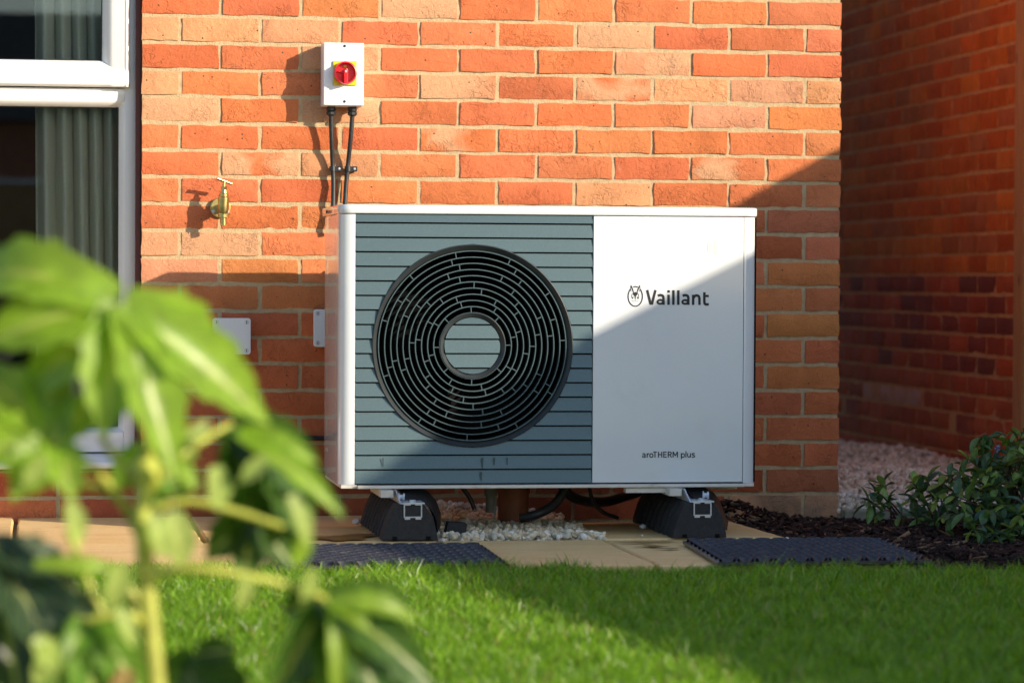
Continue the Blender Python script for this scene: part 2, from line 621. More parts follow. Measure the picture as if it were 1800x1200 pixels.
def big_mesh(name, V, F, mat, cols=None, parent=None, smooth=False):
    """large meshes straight from arrays; F is (n,3) or (n,4)"""
    me = bpy.data.meshes.new(name)
    me.vertices.add(len(V))
    me.vertices.foreach_set('co', np.ascontiguousarray(V, dtype=np.float32).ravel())
    k_ = F.shape[1]
    me.loops.add(F.size)
    me.loops.foreach_set('vertex_index', np.ascontiguousarray(F, dtype=np.int32).ravel())
    me.polygons.add(len(F))
    me.polygons.foreach_set('loop_start', np.arange(0, F.size, k_, dtype=np.int32))
    me.polygons.foreach_set('loop_total', np.full(len(F), k_, dtype=np.int32))
    if smooth:
        me.polygons.foreach_set('use_smooth', np.ones(len(F), dtype=bool))
    if cols is not None:
        a = me.color_attributes.new('Col', 'FLOAT_COLOR', 'POINT')
        c4 = np.ones((len(V), 4), dtype=np.float32)
        c4[:, :3] = cols
        a.data.foreach_set('color', c4.ravel())
    me.update()
    me.validate()
    return put(name, me, mat, parent)


# ------------------------------------------------------------------ ground
g = MB()
g.add([(-300, -300, -0.09), (300, -300, -0.09), (300, 300, -0.09), (-300, 300, -0.09)], [(0, 1, 2, 3)])
tag(g.build('ground', GROUND), kind='structure')


def lawn_edge(x):
    return -1.46 - 0.155 * np.clip((x + 2.4), -1.0, 1.9)


lx = np.linspace(-7, 3.0, 60)
vs, fs = [], []
for i, x in enumerate(lx):
    vs += [(x, -9.6, -0.02), (x, -5.0, -0.02), (x, float(lawn_edge(x)), -0.015)]
for i in range(len(lx) - 1):
    for j in (0, 1):
        fs.append((i * 3 + j, (i + 1) * 3 + j, (i + 1) * 3 + j + 1, i * 3 + j + 1))
tag(MB().add(vs, fs).build('lawn', TURF), kind='structure')
tag(MB().add([(-2.3, -2.2, -0.03), (2.2, -2.2, -0.03), (2.2, 0.0, -0.03), (-2.3, 0.0, -0.03)], [(0, 1, 2, 3)]).build('planting_bed', SOIL), kind='structure')


def grass(n, x0, x1, y0, y1, hmin, hmax):
    x = rng.uniform(x0, x1, n)
    y = rng.uniform(y0, y1, n)
    keep = y < lawn_edge(x) + rng.normal(0, 0.014, n) + 0.025 * np.sin(x * 9) + 0.018 * np.sin(x * 23 + 1)
    # a little wider near the view, thinner far out
    x, y = x[keep], y[keep]
    n = len(x)
    clump = 0.5 + 0.5 * np.sin(x * 17 + 3 * np.sin(y * 9)) * np.sin(y * 13 + 2 * np.sin(x * 11))
    h = rng.uniform(hmin, hmax, n) * (0.72 + 0.5 * clump) * np.where(rng.random(n) < 0.06, 1.35, 1.0)
    wd = rng.uniform(0.0008, 0.0019, n)
    ang = rng.uniform(0, 2 * np.pi, n)
    lean = rng.uniform(0.15, 1.05, n) * h
    la = rng.uniform(0, 2 * np.pi, n)
    dx, dy = np.cos(ang) * wd, np.sin(ang) * wd
    lx_, ly_ = np.cos(la) * lean, np.sin(la) * lean
    z0 = np.full(n, -0.02)
    V = np.empty((n, 5, 3))
    V[:, 0] = np.stack([x - dx, y - dy, z0], -1)
    V[:, 1] = np.stack([x + dx, y + dy, z0], -1)
    mx_, my_ = x + lx_ * 0.32, y + ly_ * 0.32
    V[:, 2] = np.stack([mx_ - dx * 0.85, my_ - dy * 0.85, z0 + h * 0.6], -1)
    V[:, 3] = np.stack([mx_ + dx * 0.85, my_ + dy * 0.85, z0 + h * 0.6], -1)
    V[:, 4] = np.stack([x + lx_, y + ly_, z0 + h], -1)
    base = np.arange(n)[:, None] * 5
    F = np.concatenate([base + np.array([0, 1, 3]), base + np.array([0, 3, 2]), base + np.array([2, 3, 4])])
    t = rng.random(n)[:, None]
    c = (1 - t) * np.array([0.115, 0.265, 0.010]) + t * np.array([0.29, 0.50, 0.028])
    straw = rng.random(n) < 0.04
    c[straw] = np.array([0.50, 0.42, 0.17])
    c *= rng.uniform(0.5, 1.25, n)[:, None]
    return V.reshape(-1, 3), F, np.repeat(c, 5, axis=0)


parts_ = [grass(210000, -2.75, 0.35, -4.2, -1.35, 0.022, 0.042), grass(26000, -5.5, 2.0, -8.6, -1.3, 0.032, 0.055)]
off, VV, FF, CC = 0, [], [], []
for V, F, c in parts_:
    VV.append(V)
    FF.append(F + off)
    CC.append(c)
    off += len(V)
tag(big_mesh('grass', np.concatenate(VV), np.concatenate(FF), GRASS, np.concatenate(CC)), 'short green lawn grass in front of the paving', 'grass', kind='stuff')

# paving: separate sandstone slabs
pav = empty('paving', (-1.2, -0.8, -0.05))
tag(pav, kind='structure')
MB().box(-3.6, -0.25, -1.62, -0.008, -0.10, -0.034).build('bedding', MORTAR_D, pav)
random.seed(3)


def slab(poly, z=0.0):
    n = len(poly)
    vs_, cx_, cy_ = [], sum(p[0] for p in poly) / n, sum(p[1] for p in poly) / n
    outer = []
    for i in range(n):
        a, b = poly[i], poly[(i + 1) % n]
        m_ = max(1, int(math.hypot(b[0] - a[0], b[1] - a[1]) / 0.05))
        for k_ in range(m_):
            t = k_ / m_
            outer.append((a[0] + (b[0] - a[0]) * t + random.uniform(-.0016, .0016), a[1] + (b[1] - a[1]) * t + random.uniform(-.0016, .0016)))
    q = len(outer)
    s = MB()
    ins = [(p[0] + (cx_ - p[0]) * 0.018, p[1] + (cy_ - p[1]) * 0.018) for p in outer]
    dz = random.uniform(-.002, .002)
    V = [(x, y, -0.034) for x, y in outer] + [(x, y, z + dz - 0.004) for x, y in outer] + [(x, y, z + dz) for x, y in ins]
    F = [(i, (i + 1) % q, q + (i + 1) % q, q + i) for i in range(q)] + [(q + i, q + (i + 1) % q, 2 * q + (i + 1) % q, 2 * q + i) for i in range(q)] + [tuple(range(2 * q, 3 * q))]
    return s.add(V, F).build('slab', STONE, pav)


G_ = 0.006
for x0, x1, y0, y1 in [(-3.5, -2.95, -.9, -.01), (-2.95, -2.36, -.9, -.01), (-2.36, -1.88, -.9, -.01), (-1.88, -1.285, -.9, -.01),
                       (-3.5, -2.95, -1.6, -.9), (-2.95, -2.36, -1.6, -.9), (-2.36, -1.82, -1.6, -.9), (-1.82, -1.285, -1.6, -.9), (-1.285, -0.862, -1.6, -.9)]:
    slab([(x0 + G_, y0 + G_), (x1 - G_, y0 + G_), (x1 - G_, y1 - G_), (x0 + G_, y1 - G_)])
slab([(-0.862 + G_, -.9 + G_), (-0.378, -.9 + G_), (-0.40, -.36), (-0.862 + G_, -.36)])
slab([(-0.862 + G_, -1.6 + G_), (-0.30, -1.6 + G_), (-0.37, -.9 - G_), (-0.862 + G_, -.9 - G_)])

# wet stains lying on the slabs
def stain(px, py, rx, ry, seed, n=26):
    rnd = random.Random(seed)
    s = MB()
    ph = [rnd.uniform(0, 6.28) for _ in range(4)]
    ring = []
    for i in range(n):
        t = 2 * math.pi * i / n
        k_ = 1 + 0.30 * math.sin(2 * t + ph[0]) + 0.28 * math.sin(3 * t + ph[1]) + 0.2 * math.sin(5 * t + ph[2])
        ring.append((px + rx * k_ * math.cos(t), py + ry * k_ * math.sin(t), 0.0034))
    s.add(ring, [tuple(range(n))])
    return s.build('wet_patch', WET, pav)


stain(-1.53, -0.80, 0.075, 0.10, 1)
stain(-0.79, -1.02, 0.060, 0.012, 2, 40)
stain(-0.745, -0.985, 0.085, 0.010, 8, 40)
stain(-0.78, -1.13, 0.035, 0.022, 5, 40)
stain(-0.755, -1.20, 0.04, 0.010, 6, 40)


# pebbles and chips as real stones
ICO = None


def ico(sub):
    bm = bmesh.new()
    bmesh.ops.create_icosphere(bm, subdivisions=sub, radius=1.0)
    V = np.array([v.co[:] for v in bm.verts])
    F = np.array([[v.index for v in f.verts] for f in bm.faces])
    bm.free()
    return V, F


def rand_rot(n):
    q = rng.normal(size=(n, 4))
    q /= np.linalg.norm(q, axis=1)[:, None]
    w_, x, y, z = q.T
    return np.stack([np.stack([1 - 2 * (y * y + z * z), 2 * (x * y - z * w_), 2 * (x * z + y * w_)], -1),
                     np.stack([2 * (x * y + z * w_), 1 - 2 * (x * x + z * z), 2 * (y * z - x * w_)], -1),
                     np.stack([2 * (x * z - y * w_), 2 * (y * z + x * w_), 1 - 2 * (x * x + y * y)], -1)], 1)


def stones(pos, rmin, rmax, sub, pal, angular=0.22):
    V0, F0 = ico(sub)
    n, m_ = len(pos), len(V0)
    sc_ = rng.uniform(rmin, rmax, n)[:, None] * rng.uniform(0.65, 1.15, (n, 3))
    V = V0[None] * (1 + rng.normal(0, angular, (n, m_))[..., None] * 0.6)
    V = np.sign(V) * np.abs(V) ** 0.85
    for _ in range(5):   # broken facets
        pn = rng.normal(size=(n, 3))
        pn /= np.linalg.norm(pn, axis=1)[:, None]
        dd = np.einsum('nmi,ni->nm', V, pn)
        V = V - np.maximum(dd - rng.uniform(0.5, 0.8, n)[:, None], 0)[..., None] * pn[:, None, :]
    V = V * sc_[:, None, :]
    V = np.einsum('nij,nmj->nmi', rand_rot(n), V) + pos[:, None, :]
    F = (F0[None] + (np.arange(n) * m_)[:, None, None]).reshape(-1, 3)
    p = np.array(pal)
    c = p[rng.integers(0, len(p), n)] * rng.uniform(0.8, 1.15, n)[:, None]
    return V.reshape(-1, 3), F, np.repeat(c, m_, axis=0)


PAL = [(0.76, 0.65, 0.46), (0.80, 0.71, 0.54), (0.70, 0.56, 0.36), (0.84, 0.77, 0.64), (0.70, 0.61, 0.46), (0.58, 0.46, 0.29)]
n = 5200
px_ = rng.uniform(-1.28, -0.85, n)
py_ = rng.uniform(-0.885, -0.02, n)
keep = (px_ < -0.87 + 0.02 * np.sin(py_ * 20)) & ~((px_ > -0.93) & (py_ > -0.30) & (rng.random(n) < 0.6))
px_, py_ = px_[keep], py_[keep]
pz_ = rng.uniform(-0.03, 0.012, len(px_)) + 0.028 * np.exp(-((px_ + 1.22) ** 2 + (py_ + 0.12) ** 2) / 0.05)
V, F, c = stones(np.stack([px_, py_, pz_], -1), 0.0065, 0.0125, 2, PAL, 0.13)
tag(big_mesh('gravel_bed', V, F, PEBBLE, c), 'cream limestone gravel between the slabs under the heat pump', 'gravel', kind='stuff')

PAL2 = [(0.82, 0.72, 0.56), (0.86, 0.78, 0.64), (0.78, 0.65, 0.48), (0.88, 0.82, 0.70), (0.62, 0.51, 0.38)]
n = 17000
px_ = rng.uniform(0.0, 1.115, n)
py_ = rng.uniform(0.0, 4.6, n) ** 1.0
pz_ = rng.uniform(-0.028, 0.006, n) + 0.012 * np.sin(px_ * 5 + py_ * 3)
V, F, c = stones(np.stack([px_, py_, pz_], -1), 0.008, 0.0145, 1, PAL2, 0.2)
tag(big_mesh('gravel_path', V, F, PEBBLE, c), 'pinkish gravel filling the passage beside the house', 'gravel', kind='stuff')
tag(MB().add([(-0.05, -0.03, -0.025), (1.2, -0.03, -0.025), (1.2, 5.0, -0.025), (-0.05, 5.0, -0.025)], [(0, 1, 2, 3)]).build('path_base', CONC), kind='structure')

# bark chips
def chips(n, fx, sizes, pal):
    pos = fx(n)
    n = len(pos)
    L = rng.uniform(*sizes[0], n)
    Wd = rng.uniform(*sizes[1], n)
    T = rng.uniform(0.0012, 0.004, n)
    bx = np.array([[-1, -.7, -1], [1, -.4, -1], [1, .5, -1], [-1, .8, -1], [-.9, -.6, 1], [.8, -.3, 1], [.9, .4, 1], [-.8, .6, 1]], float)
    fq = np.array([[3, 2, 1, 0], [4, 5, 6, 7], [0, 1, 5, 4], [1, 2, 6, 5], [2, 3, 7, 6], [3, 0, 4, 7]])
    V = bx[None] * np.stack([L, Wd, T], -1)[:, None, :] * rng.uniform(0.7, 1.2, (n, 8, 3))
    yaw = rng.uniform(0, 2 * np.pi, n)
    pit = rng.normal(0, 0.30, n)
    rol = rng.normal(0, 0.5, n)
    cy_, sy_, cp, sp_, cr, sr = np.cos(yaw), np.sin(yaw), np.cos(pit), np.sin(pit), np.cos(rol), np.sin(rol)
    Rm = np.stack([np.stack([cy_ * cp, cy_ * sp_ * sr - sy_ * cr, cy_ * sp_ * cr + sy_ * sr], -1),
                   np.stack([sy_ * cp, sy_ * sp_ * sr + cy_ * cr, sy_ * sp_ * cr - cy_ * sr], -1),
                   np.stack([-sp_, cp * sr, cp * cr], -1)], 1)
    V = np.einsum('nij,nmj->nmi', Rm, V) + pos[:, None, :]
    F = (fq[None] + (np.arange(n) * 8)[:, None, None]).reshape(-1, 4)
    p = np.array(pal)
    c = p[rng.choice(len(p), n, p=[.34, .28, .2, .1, .05, .03])] * rng.uniform(0.7, 1.2, n)[:, None]
    return V.reshape(-1, 3), F, np.repeat(c, 8, axis=0)


def bed_left(y):
    # the bed's ragged left edge: over the slab corner by the mat, back to the wall by the foot
    return np.where(y > -0.95, -0.36 - 0.06 * (y + 0.9), np.where(y > -1.1, -0.30, -0.235 + 0.10 * (y + 1.6)))


def bed(n):
    x = rng.uniform(-0.52, 1.3, n)
    y = rng.uniform(-1.98, -0.045, n)
    k_ = (x > bed_left(y) + rng.normal(0, 0.018, n)) & (y < -0.03) & ~((x < -0.25) & (y < -0.98))
    x, y = x[k_], y[k_]
    z = -0.022 + 0.02 * np.sin(x * 9 + 1) * np.sin(y * 8) * 0.5 + rng.uniform(-0.004, 0.012, len(x)) + 0.05 * np.exp(-((x + 0.36) ** 2) / 0.012 - ((y + 0.16) ** 2) / 0.02)
    z += 0.012 * np.exp(-((x + 0.2) ** 2 + (y + 1.1) ** 2) / 0.05)
    return np.stack([x, y, z], -1)


V, F, c = chips(11500, bed, ((0.006, 0.028), (0.0025, 0.008)), [(0.030, 0.014, 0.010), (0.045, 0.020, 0.014), (0.020, 0.010, 0.009), (0.075, 0.035, 0.022), (0.17, 0.085, 0.045), (0.24, 0.14, 0.08)])
tag(big_mesh('bark_mulch', V, F, CHIP, c), 'dark brown bark mulch covering the planting bed', 'mulch', kind='stuff')
tag(box_obj('path_edging', CONC, None, 0.004, 1.10, -0.055, -0.004, -0.08, 0.008, bevel=0.004), 'low concrete edging strip between gravel passage and mulch bed', 'edging')

# ------------------------------------------------------------------ the house
ZB = 18.7
PALB = {'R': (0.58, 0.165, 0.068, 1), 'O': (0.60, 0.200, 0.078, 1), 'K': (0.59, 0.190, 0.085, 1), 'P': (0.62, 0.290, 0.155, 1),
        'B': (0.60, 0.27, 0.135, 0.5), 'M': (0.57, 0.29, 0.160, 0.2), 'b': (0.58, 0.175, 0.07, 0.55), 'Y': (0.60, 0.212, 0.078, 1),
        'D': (0.44, 0.115, 0.052, 1), 'G': (0.50, 0.165, 0.082, 1), 'S': (0.40, 0.23, 0.155, 0.62)}
ROWS = {-4: 'RORROBRRO', -3: 'PRORPRKROR', -2: 'RKRORPORO'[:9], -1: 'RROBROOOK', 0: 'PPPRKRMRRK', 1: 'RRBRRRBRR', 2: 'POKOBRbPPB', 3: 'MRBRRROPO', 4: 'ORRRbRORRO',
        5: 'RbPORORbR', 6: 'ORRORRPRRK', 7: 'RRORRRRRG', 8: 'PMORRRRRDK', 9: 'PYYRRORKO', 10: 'KYYRRORROK', 11: 'ORRRORRRY', 12: 'RRRRORRROR',
        13: 'RRRORRRRO', 14: 'ORRRRRORRR', 15: 'RRRRRRRRR', 16: 'RRRDRRRRRR', 17: 'DRDDRDDDG', 18: 'SDDDGDDDSS'}


def brick_variant(L, H, D, seed, axis='x'):
    rnd = random.Random(seed)
    nx, nz = (8, 3) if L > 0.15 else (4, 3)
    ph = [rnd.uniform(0, 6.28) for _ in range(6)]
    s = MB()
    front = []
    for j in range(nz + 1):
        for i in range(nx + 1):
            u, v_ = i / nx, j / nz
            x, z = (u - .5) * L, (v_ - .5) * H
            edge = i in (0, nx) or j in (0, nz)
            y = -0.0012 * math.sin(u * 5 + ph[0]) - 0.0010 * math.sin(v_ * 6 + ph[1]) + rnd.uniform(-.0007, .0007)
            if edge:
                y += 0.0024
                if i == 0:
                    x += rnd.uniform(-.0018, .0018)
                if i == nx:
                    x += rnd.uniform(-.0018, .0018)
                if j == 0:
                    z += rnd.uniform(-.0015, .0018)
                if j == nz:
                    z += rnd.uniform(-.0022, .0012)
            front.append((x, y, z))
    W_ = nx + 1
    fs = [(j * W_ + i, j * W_ + i + 1, (j + 1) * W_ + i + 1, (j + 1) * W_ + i) for j in range(nz) for i in range(nx)]
    ring = [i for i in range(W_)] + [j * W_ + nx for j in range(1, nz + 1)] + [nz * W_ + i for i in range(nx - 1, -1, -1)] + [j * W_ for j in range(nz - 1, 0, -1)]
    back = [(front[i][0], D, front[i][2]) for i in ring]
    n0 = len(front)
    q = len(ring)
    fs += [(ring[(k_ + 1) % q], ring[k_], n0 + k_, n0 + (k_ + 1) % q) for k_ in range(q)]
    fs.append(tuple(n0 + k_ for k_ in range(q)))
    if axis == 'y':   # face looking to -x: x runs along y
        conv = lambda p: (p[1], -p[0], p[2])
    else:
        conv = lambda p: p
    s.add([conv(p) for p in front + back], fs)
    me = bpy.data.meshes.new('brick')
    me.from_pydata(s.v, [], s.f)
    bm = bmesh.new()
    bm.from_mesh(me)
    bmesh.ops.recalc_face_normals(bm, faces=bm.faces)
    bm.to_mesh(me)
    bm.free()
    me.polygons.foreach_set('use_smooth', [True] * len(me.polygons))
    me.set_sharp_from_angle(angle=R(50))
    return me


FULL = [brick_variant(0.2135, 0.0642, 0.100, i) for i in range(12)]
HALF = [brick_variant(0.1010, 0.0642, 0.100, 100 + i) for i in range(6)]
for me in FULL + HALF:
    me.materials.append(BRICK)

house = empty('brick_house', (-1.0, 0.05, 0))
tag(house, 'house of orange-red brick with white window behind the heat pump', 'house')
random.seed(21)
brnd = random.Random(5)


def jitter(c):
    k_ = brnd.uniform(0.88, 1.10)
    return (c[0] * k_ * brnd.uniform(.97, 1.03), c[1] * k_ * brnd.uniform(.94, 1.06), c[2] * k_ * brnd.uniform(.90, 1.08), c[3])


for row, codes in ROWS.items():
    zc = 0.075 * (ZB - row - 0.5)
    if row % 2:
        spans = [(-2.015 + 0.225 * i, -2.015 + 0.225 * i + 0.215) for i in range(9)]
        spans[-1] = (-0.215, 0.0)
    else:
        spans = [(-2.015, -1.9125)] + [(-1.9025 + 0.225 * i, -1.6875 + 0.225 * i) for i in range(8)] + [(-0.1025, 0.0)]
    for (x0, x1), code in zip(spans, codes):
        pool = FULL if x1 - x0 > 0.15 else HALF
        put('brick', brnd.choice(pool), BRICK, house, ((x0 + x1) / 2 + brnd.uniform(-.001, .001), brnd.uniform(-.0012, .0012), zc + brnd.uniform(-.0010, .0010)), jitter(PALB[code]))
    if row >= 17:
        x = -2.025 if row % 2 else -2.025
        while x > -3.5:
            put('brick', brnd.choice(FULL), BRICK, house, (x - 0.1075, 0, zc), jitter(PALB['D' if brnd.random() < .5 else 'O']))
            x -= 0.225
ZT = 0.075 * (ZB + 4)
MB().box(-2.0135, -0.004, 0.0052, 0.098, -0.12, ZT).box(-3.7, -2.0135, 0.0055, 0.098, -0.12, 0.127).build('mortar_wall', MORTAR, house)
MB().box(-2.015, 0.0, 0.0, 0.10, ZT + 0.004, 2.75).box(-3.7, -2.015, 0.0, 0.10, 2.25, 2.75).box(-6.0, -3.7, 0.0, 0.10, -0.1, 2.75).build('upper_wall', BRICKFAR, house)
MB().box(-0.10, 0.0, 0.104, 6.0, -0.1, 2.75).build('return_wall', BRICKFAR, house)
MB().box(-6.0, -0.104, 3.4, 3.5, -0.1, 2.75).box(-6.0, -0.104, 0.30, 3.4, -0.1, 0.0).box(-6.0, -0.104, 0.104, 3.4, 2.4, 2.5).box(-6.1, -6.0, 0.0, 3.5, -0.1, 2.75).build('room_shell', ROOM, house)
MB().add([(-6.2, -0.12, 2.754), (0.12, -0.12, 2.754), (0.12, 6.1, 2.754), (-6.2, 6.1, 2.754), (-6.2, 3.0, 4.3), (0.12, 3.0, 4.3)], [(3, 2, 1, 0), (0, 1, 5, 4), (2, 3, 4, 5), (1, 2, 5), (3, 0, 4)]).build('roof', ROOFT, house)
MB().box(-2.0135, -0.104, 0.10, 0.15, 0.0, 2.4).build('room_lining', ROOM, house)

# the window: a part of the house, its pieces below it
win = empty('window', (-2.6, 0.07, 0.15), house)
XL, XR = -3.68, -2.0265
MB().box(XR - 0.004, -2.0165, 0.030, 0.10, 0.13, 2.25).build('sealant', SEAL, win)


def frame_bar(name, poly, a, b, axis):
    return MB().prism(poly, a, b, axis).build(name, UPVC, win, smooth=True, bevel=0.0022)


yF = 0.062
frame_bar('jamb', [(XR, 0.13), (XR, yF), (XR - 0.034, yF), (XR - 0.038, yF + 0.004), (XR - 0.050, yF + 0.020), (XR - 0.050, 0.13)], 0.176, 2.24, 'z')
frame_bar('jamb', [(XL, 0.13), (XL, yF), (XL + 0.034, yF), (XL + 0.038, yF + 0.004), (XL + 0.050, yF + 0.020), (XL + 0.050, 0.13)], 0.176, 2.24, 'z')
# transom and bottom rail: profile in (y, z)
frame_bar('transom', [(0.13, 1.148), (yF + 0.022, 1.148), (yF + 0.002, 1.160), (yF - 0.002, 1.166), (yF - 0.002, 1.1995), (0.13, 1.1995)], XL + 0.051, XR - 0.0345, 'x')
frame_bar('bottom_rail', [(0.13, 0.177), (yF - 0.003, 0.177), (yF - 0.003, 0.232), (yF + 0.004, 0.238), (yF + 0.022, 0.247), (0.13, 0.247)], XL + 0.051, XR - 0.0345, 'x')
frame_bar('head', [(0.13, 2.17), (yF, 2.17), (yF, 2.245), (0.13, 2.245)], XL + 0.051, XR - 0.051, 'x')
# opening sash above the transom, standing proud of the frame
ys = 0.032
x_o, x_i = -2.0465, -2.1235
z_o, z_i = 1.2025, 1.2765
frame_bar('sash_stile', [(x_o, 0.09), (x_o, ys + 0.012), (x_o - 0.004, ys + 0.003), (x_o - 0.012, ys), (x_o - 0.014, ys + 0.003), (x_o - 0.046, ys + 0.003), (x_o - 0.056, ys + 0.006), (x_i + 0.004, ys + 0.026), (x_i, ys + 0.032), (x_i, 0.09)], z_o + 0.0005, 2.165, 'z')
frame_bar('sash_rail', [(0.09, z_o), (ys + 0.012, z_o), (ys + 0.002, z_o + 0.005), (ys - 0.0015, z_o + 0.013), (ys + 0.0015, z_o + 0.016), (ys + 0.0015, z_o + 0.046), (ys + 0.005, z_o + 0.056), (ys + 0.026, z_i - 0.003), (ys + 0.033, z_i), (0.09, z_i)], XL + 0.04, x_o - 0.003, 'x')
MB().box(XL + 0.05, x_i + 0.002, 0.070, 0.076, z_i - 0.003, 2.165).build('pane', GLASS, win)
MB().box(XL + 0.05, XR - 0.049, 0.092, 0.098, 0.246, 1.149).build('pane', GLASS, win)
MB().box(XL + 0.051, XR - 0.051, 0.0885, 0.0915, 1.1455, 1.1485).box(XR - 0.0535, XR - 0.0505, 0.0885, 0.0915, 0.2475, 1.1455).build('seal_strip', BLACKP, win)
MB().box(x_i - 0.003, x_i, 0.0655, 0.0695, z_i, 2.16).box(XL + 0.051, x_i - 0.003, 0.0655, 0.0695, z_i - 0.0005, z_i + 0.0025).build('seal_strip', BLACKP, win)
frame_bar('sill', [(0.10, 0.134), (-0.026, 0.134), (-0.032, 0.138), (-0.032, 0.150), (-0.028, 0.155), (yF - 0.01, 0.172), (0.10, 0.175)], XL - 0.02, XR + 0.004, 'x')

# curtain inside
cv, cf = [], []
nx_, nz_ = 220, 26
for j in range(nz_ + 1):
    z = 0.20 + (2.1 - 0.20) * j / nz_
    tz = (z - 0.2) / 1.9
    for i in range(nx_ + 1):
        u = i / nx_
        x = -2.322 + 0.012 * (1 - tz) + u * (0.285 - 0.006 * tz)
        ph = u * 2 * math.pi * 6.1 + 0.25 * math.sin(u * 9 + z * 1.5)
        y = 0.176 + 0.027 * math.sin(ph) + 0.008 * math.sin(2 * ph + 1 + z)
        x += 0.007 * math.cos(ph) + (1 - tz) * 0.012 * math.sin(u * 4)
        cv.append((x, y, z))
for j in range(nz_):
    for i in range(nx_):
        a = j * (nx_ + 1) + i
        cf.append((a, a + 1, a + nx_ + 2, a + nx_ + 1))
cur = MB().add(cv, cf).build('curtain', CURTAIN, smooth=True)
tag(cur, 'pleated grey-green linen curtain hanging inside the window', 'curtain')

# ------------------------------------------------------------------ neighbour's house across the passage
nb = empty('neighbour_house', (1.6, 3.0, 0))
tag(nb, 'dark red brick side wall of the house across the gravel passage', 'house')
NF = [brick_variant(0.2120, 0.0620, 0.10, 300 + i, 'y') for i in range(8)]
NA = NF[:4]
NBm = NF[4:]
for me in NA:
    me.materials.append(BRICK)
for me in NBm:
    me.materials.append(BRICK_S)
NX = 1.12
for row in range(-1, 26):
    zc = 0.0285 + 0.0745 * row + 0.037
    yy = 1.59 + (0.1125 if row % 2 else 0.0)
    while yy < 4.75:
        yc = yy + 0.1125
        skip = (row == 1 and (abs(yc - 2.395) < 0.115 or abs(yc - 3.995) < 0.115))
        if not skip:
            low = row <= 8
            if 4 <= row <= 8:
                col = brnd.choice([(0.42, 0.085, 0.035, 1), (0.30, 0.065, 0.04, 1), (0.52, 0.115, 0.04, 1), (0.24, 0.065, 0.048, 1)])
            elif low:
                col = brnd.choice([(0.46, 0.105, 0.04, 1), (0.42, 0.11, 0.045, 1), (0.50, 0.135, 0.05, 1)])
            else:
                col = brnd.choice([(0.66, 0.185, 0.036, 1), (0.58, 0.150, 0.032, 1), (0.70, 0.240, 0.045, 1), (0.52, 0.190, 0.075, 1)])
            if row == 2 and 2.85 < yc < 3.75:
                col = (0.62, 0.42, 0.36, 0.55)
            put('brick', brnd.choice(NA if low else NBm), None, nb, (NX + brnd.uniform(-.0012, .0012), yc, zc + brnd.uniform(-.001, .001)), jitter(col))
        yy += 0.225
MB().box(NX + 0.0045, NX + 0.098, 1.585, 4.9, -0.12, 1.985).build('mortar_wall', MORTAR_D, nb)
MB().box(NX, NX + 0.1, 1.585, 9.0, 1.99, 2.75).box(NX, NX + 0.1, 4.904, 9.0, -0.1, 1.985).box(NX + 0.104, 7.5, 1.6, 1.7, -0.1, 2.75).build('upper_wall', BRICKFAR, nb)
MB().add([(NX - 0.12, 1.4, 2.754), (7.7, 1.4, 2.754), (7.7, 9.2, 2.754), (NX - 0.12, 9.2, 2.754), (NX - 0.12, 5.3, 4.3), (7.7, 5.3, 4.3)], [(3, 2, 1, 0), (0, 1, 5, 4), (2, 3, 4, 5), (1, 2, 5), (3, 0, 4)]).build('roof', ROOFT, nb)
CLAY = plain('air_brick_clay', (0.36, 0.09, 0.045), 0.85, var=0.15, vscale=60)
for yc, zc in ((2.395, 0.140), (3.995, 0.140)):
    s = MB()
    L, H = 0.213, 0.0655
    ncol, nrow = 9, 5
    t = 0.0055
    for j in range(nrow + 1):
        z = zc - H / 2 + t / 2 + j * (H - t) / nrow
        s.box(NX - 0.001, NX + 0.03, yc - L / 2, yc + L / 2, z - t / 2, z + t / 2)
    for i in range(ncol + 1):
        y = yc - L / 2 + t + i * (L - 2 * t) / ncol
        s.box(NX - 0.0005, NX + 0.029, y - t, y + t, zc - H / 2 + 0.001, zc + H / 2 - 0.001)
    ab = s.build('air_brick', CLAY, nb)
    MB().box(NX + 0.004, NX + 0.0053, yc - L / 2 + .002, yc + L / 2 - .002, zc - H / 2 + .002, zc + H / 2 - .002).build('vent_back', INSIDE, ab)

# ------------------------------------------------------------------ garden fence on the boundary
fence = empty('garden_fence', (1.25, 1.5, 0))
tag(fence, 'brown timber fence with knotty end post beside the gravel passage', 'fence')


def fx(y):
    return 1.807 - 0.156 * (y + 1.54)


MB().box(1.083, 1.185, 1.62, 1.72, -0.1, 1.88).build('post', WOOD, fence, bevel=0.004)
board = bpy.data.meshes.new('board')
mb = MB().box(-0.011, 0.011, -0.0495, 0.0495, -0.05, 1.80)
board.from_pydata(mb.v, [], mb.f)
board.materials.append(WOOD)
yb = 1.50
ib = 0
while yb > -8.6:
    xb = fx(yb)
    if yb > 0.3:
        t = (yb - 0.3) / 1.2
        xb = xb * (1 - t) + 1.19 * t
    o = put('board', board, WOOD, fence, (xb, yb, 0.03 * min(max((yb + 2.2) / 0.6, 0), 1) - 0.17 * min(max((-3.3 - yb) / 1.2, 0), 1)))
    o.rotation_euler.z = math.atan(0.156)
    yb -= 0.096
    ib += 1
for y in (-0.3, -2.1, -3.9, -5.7, -7.5):
    MB().box(fx(y) + 0.013, fx(y) + 0.09, y - 0.04, y + 0.04, -0.1, 1.6).build('post', WOOD, fence)
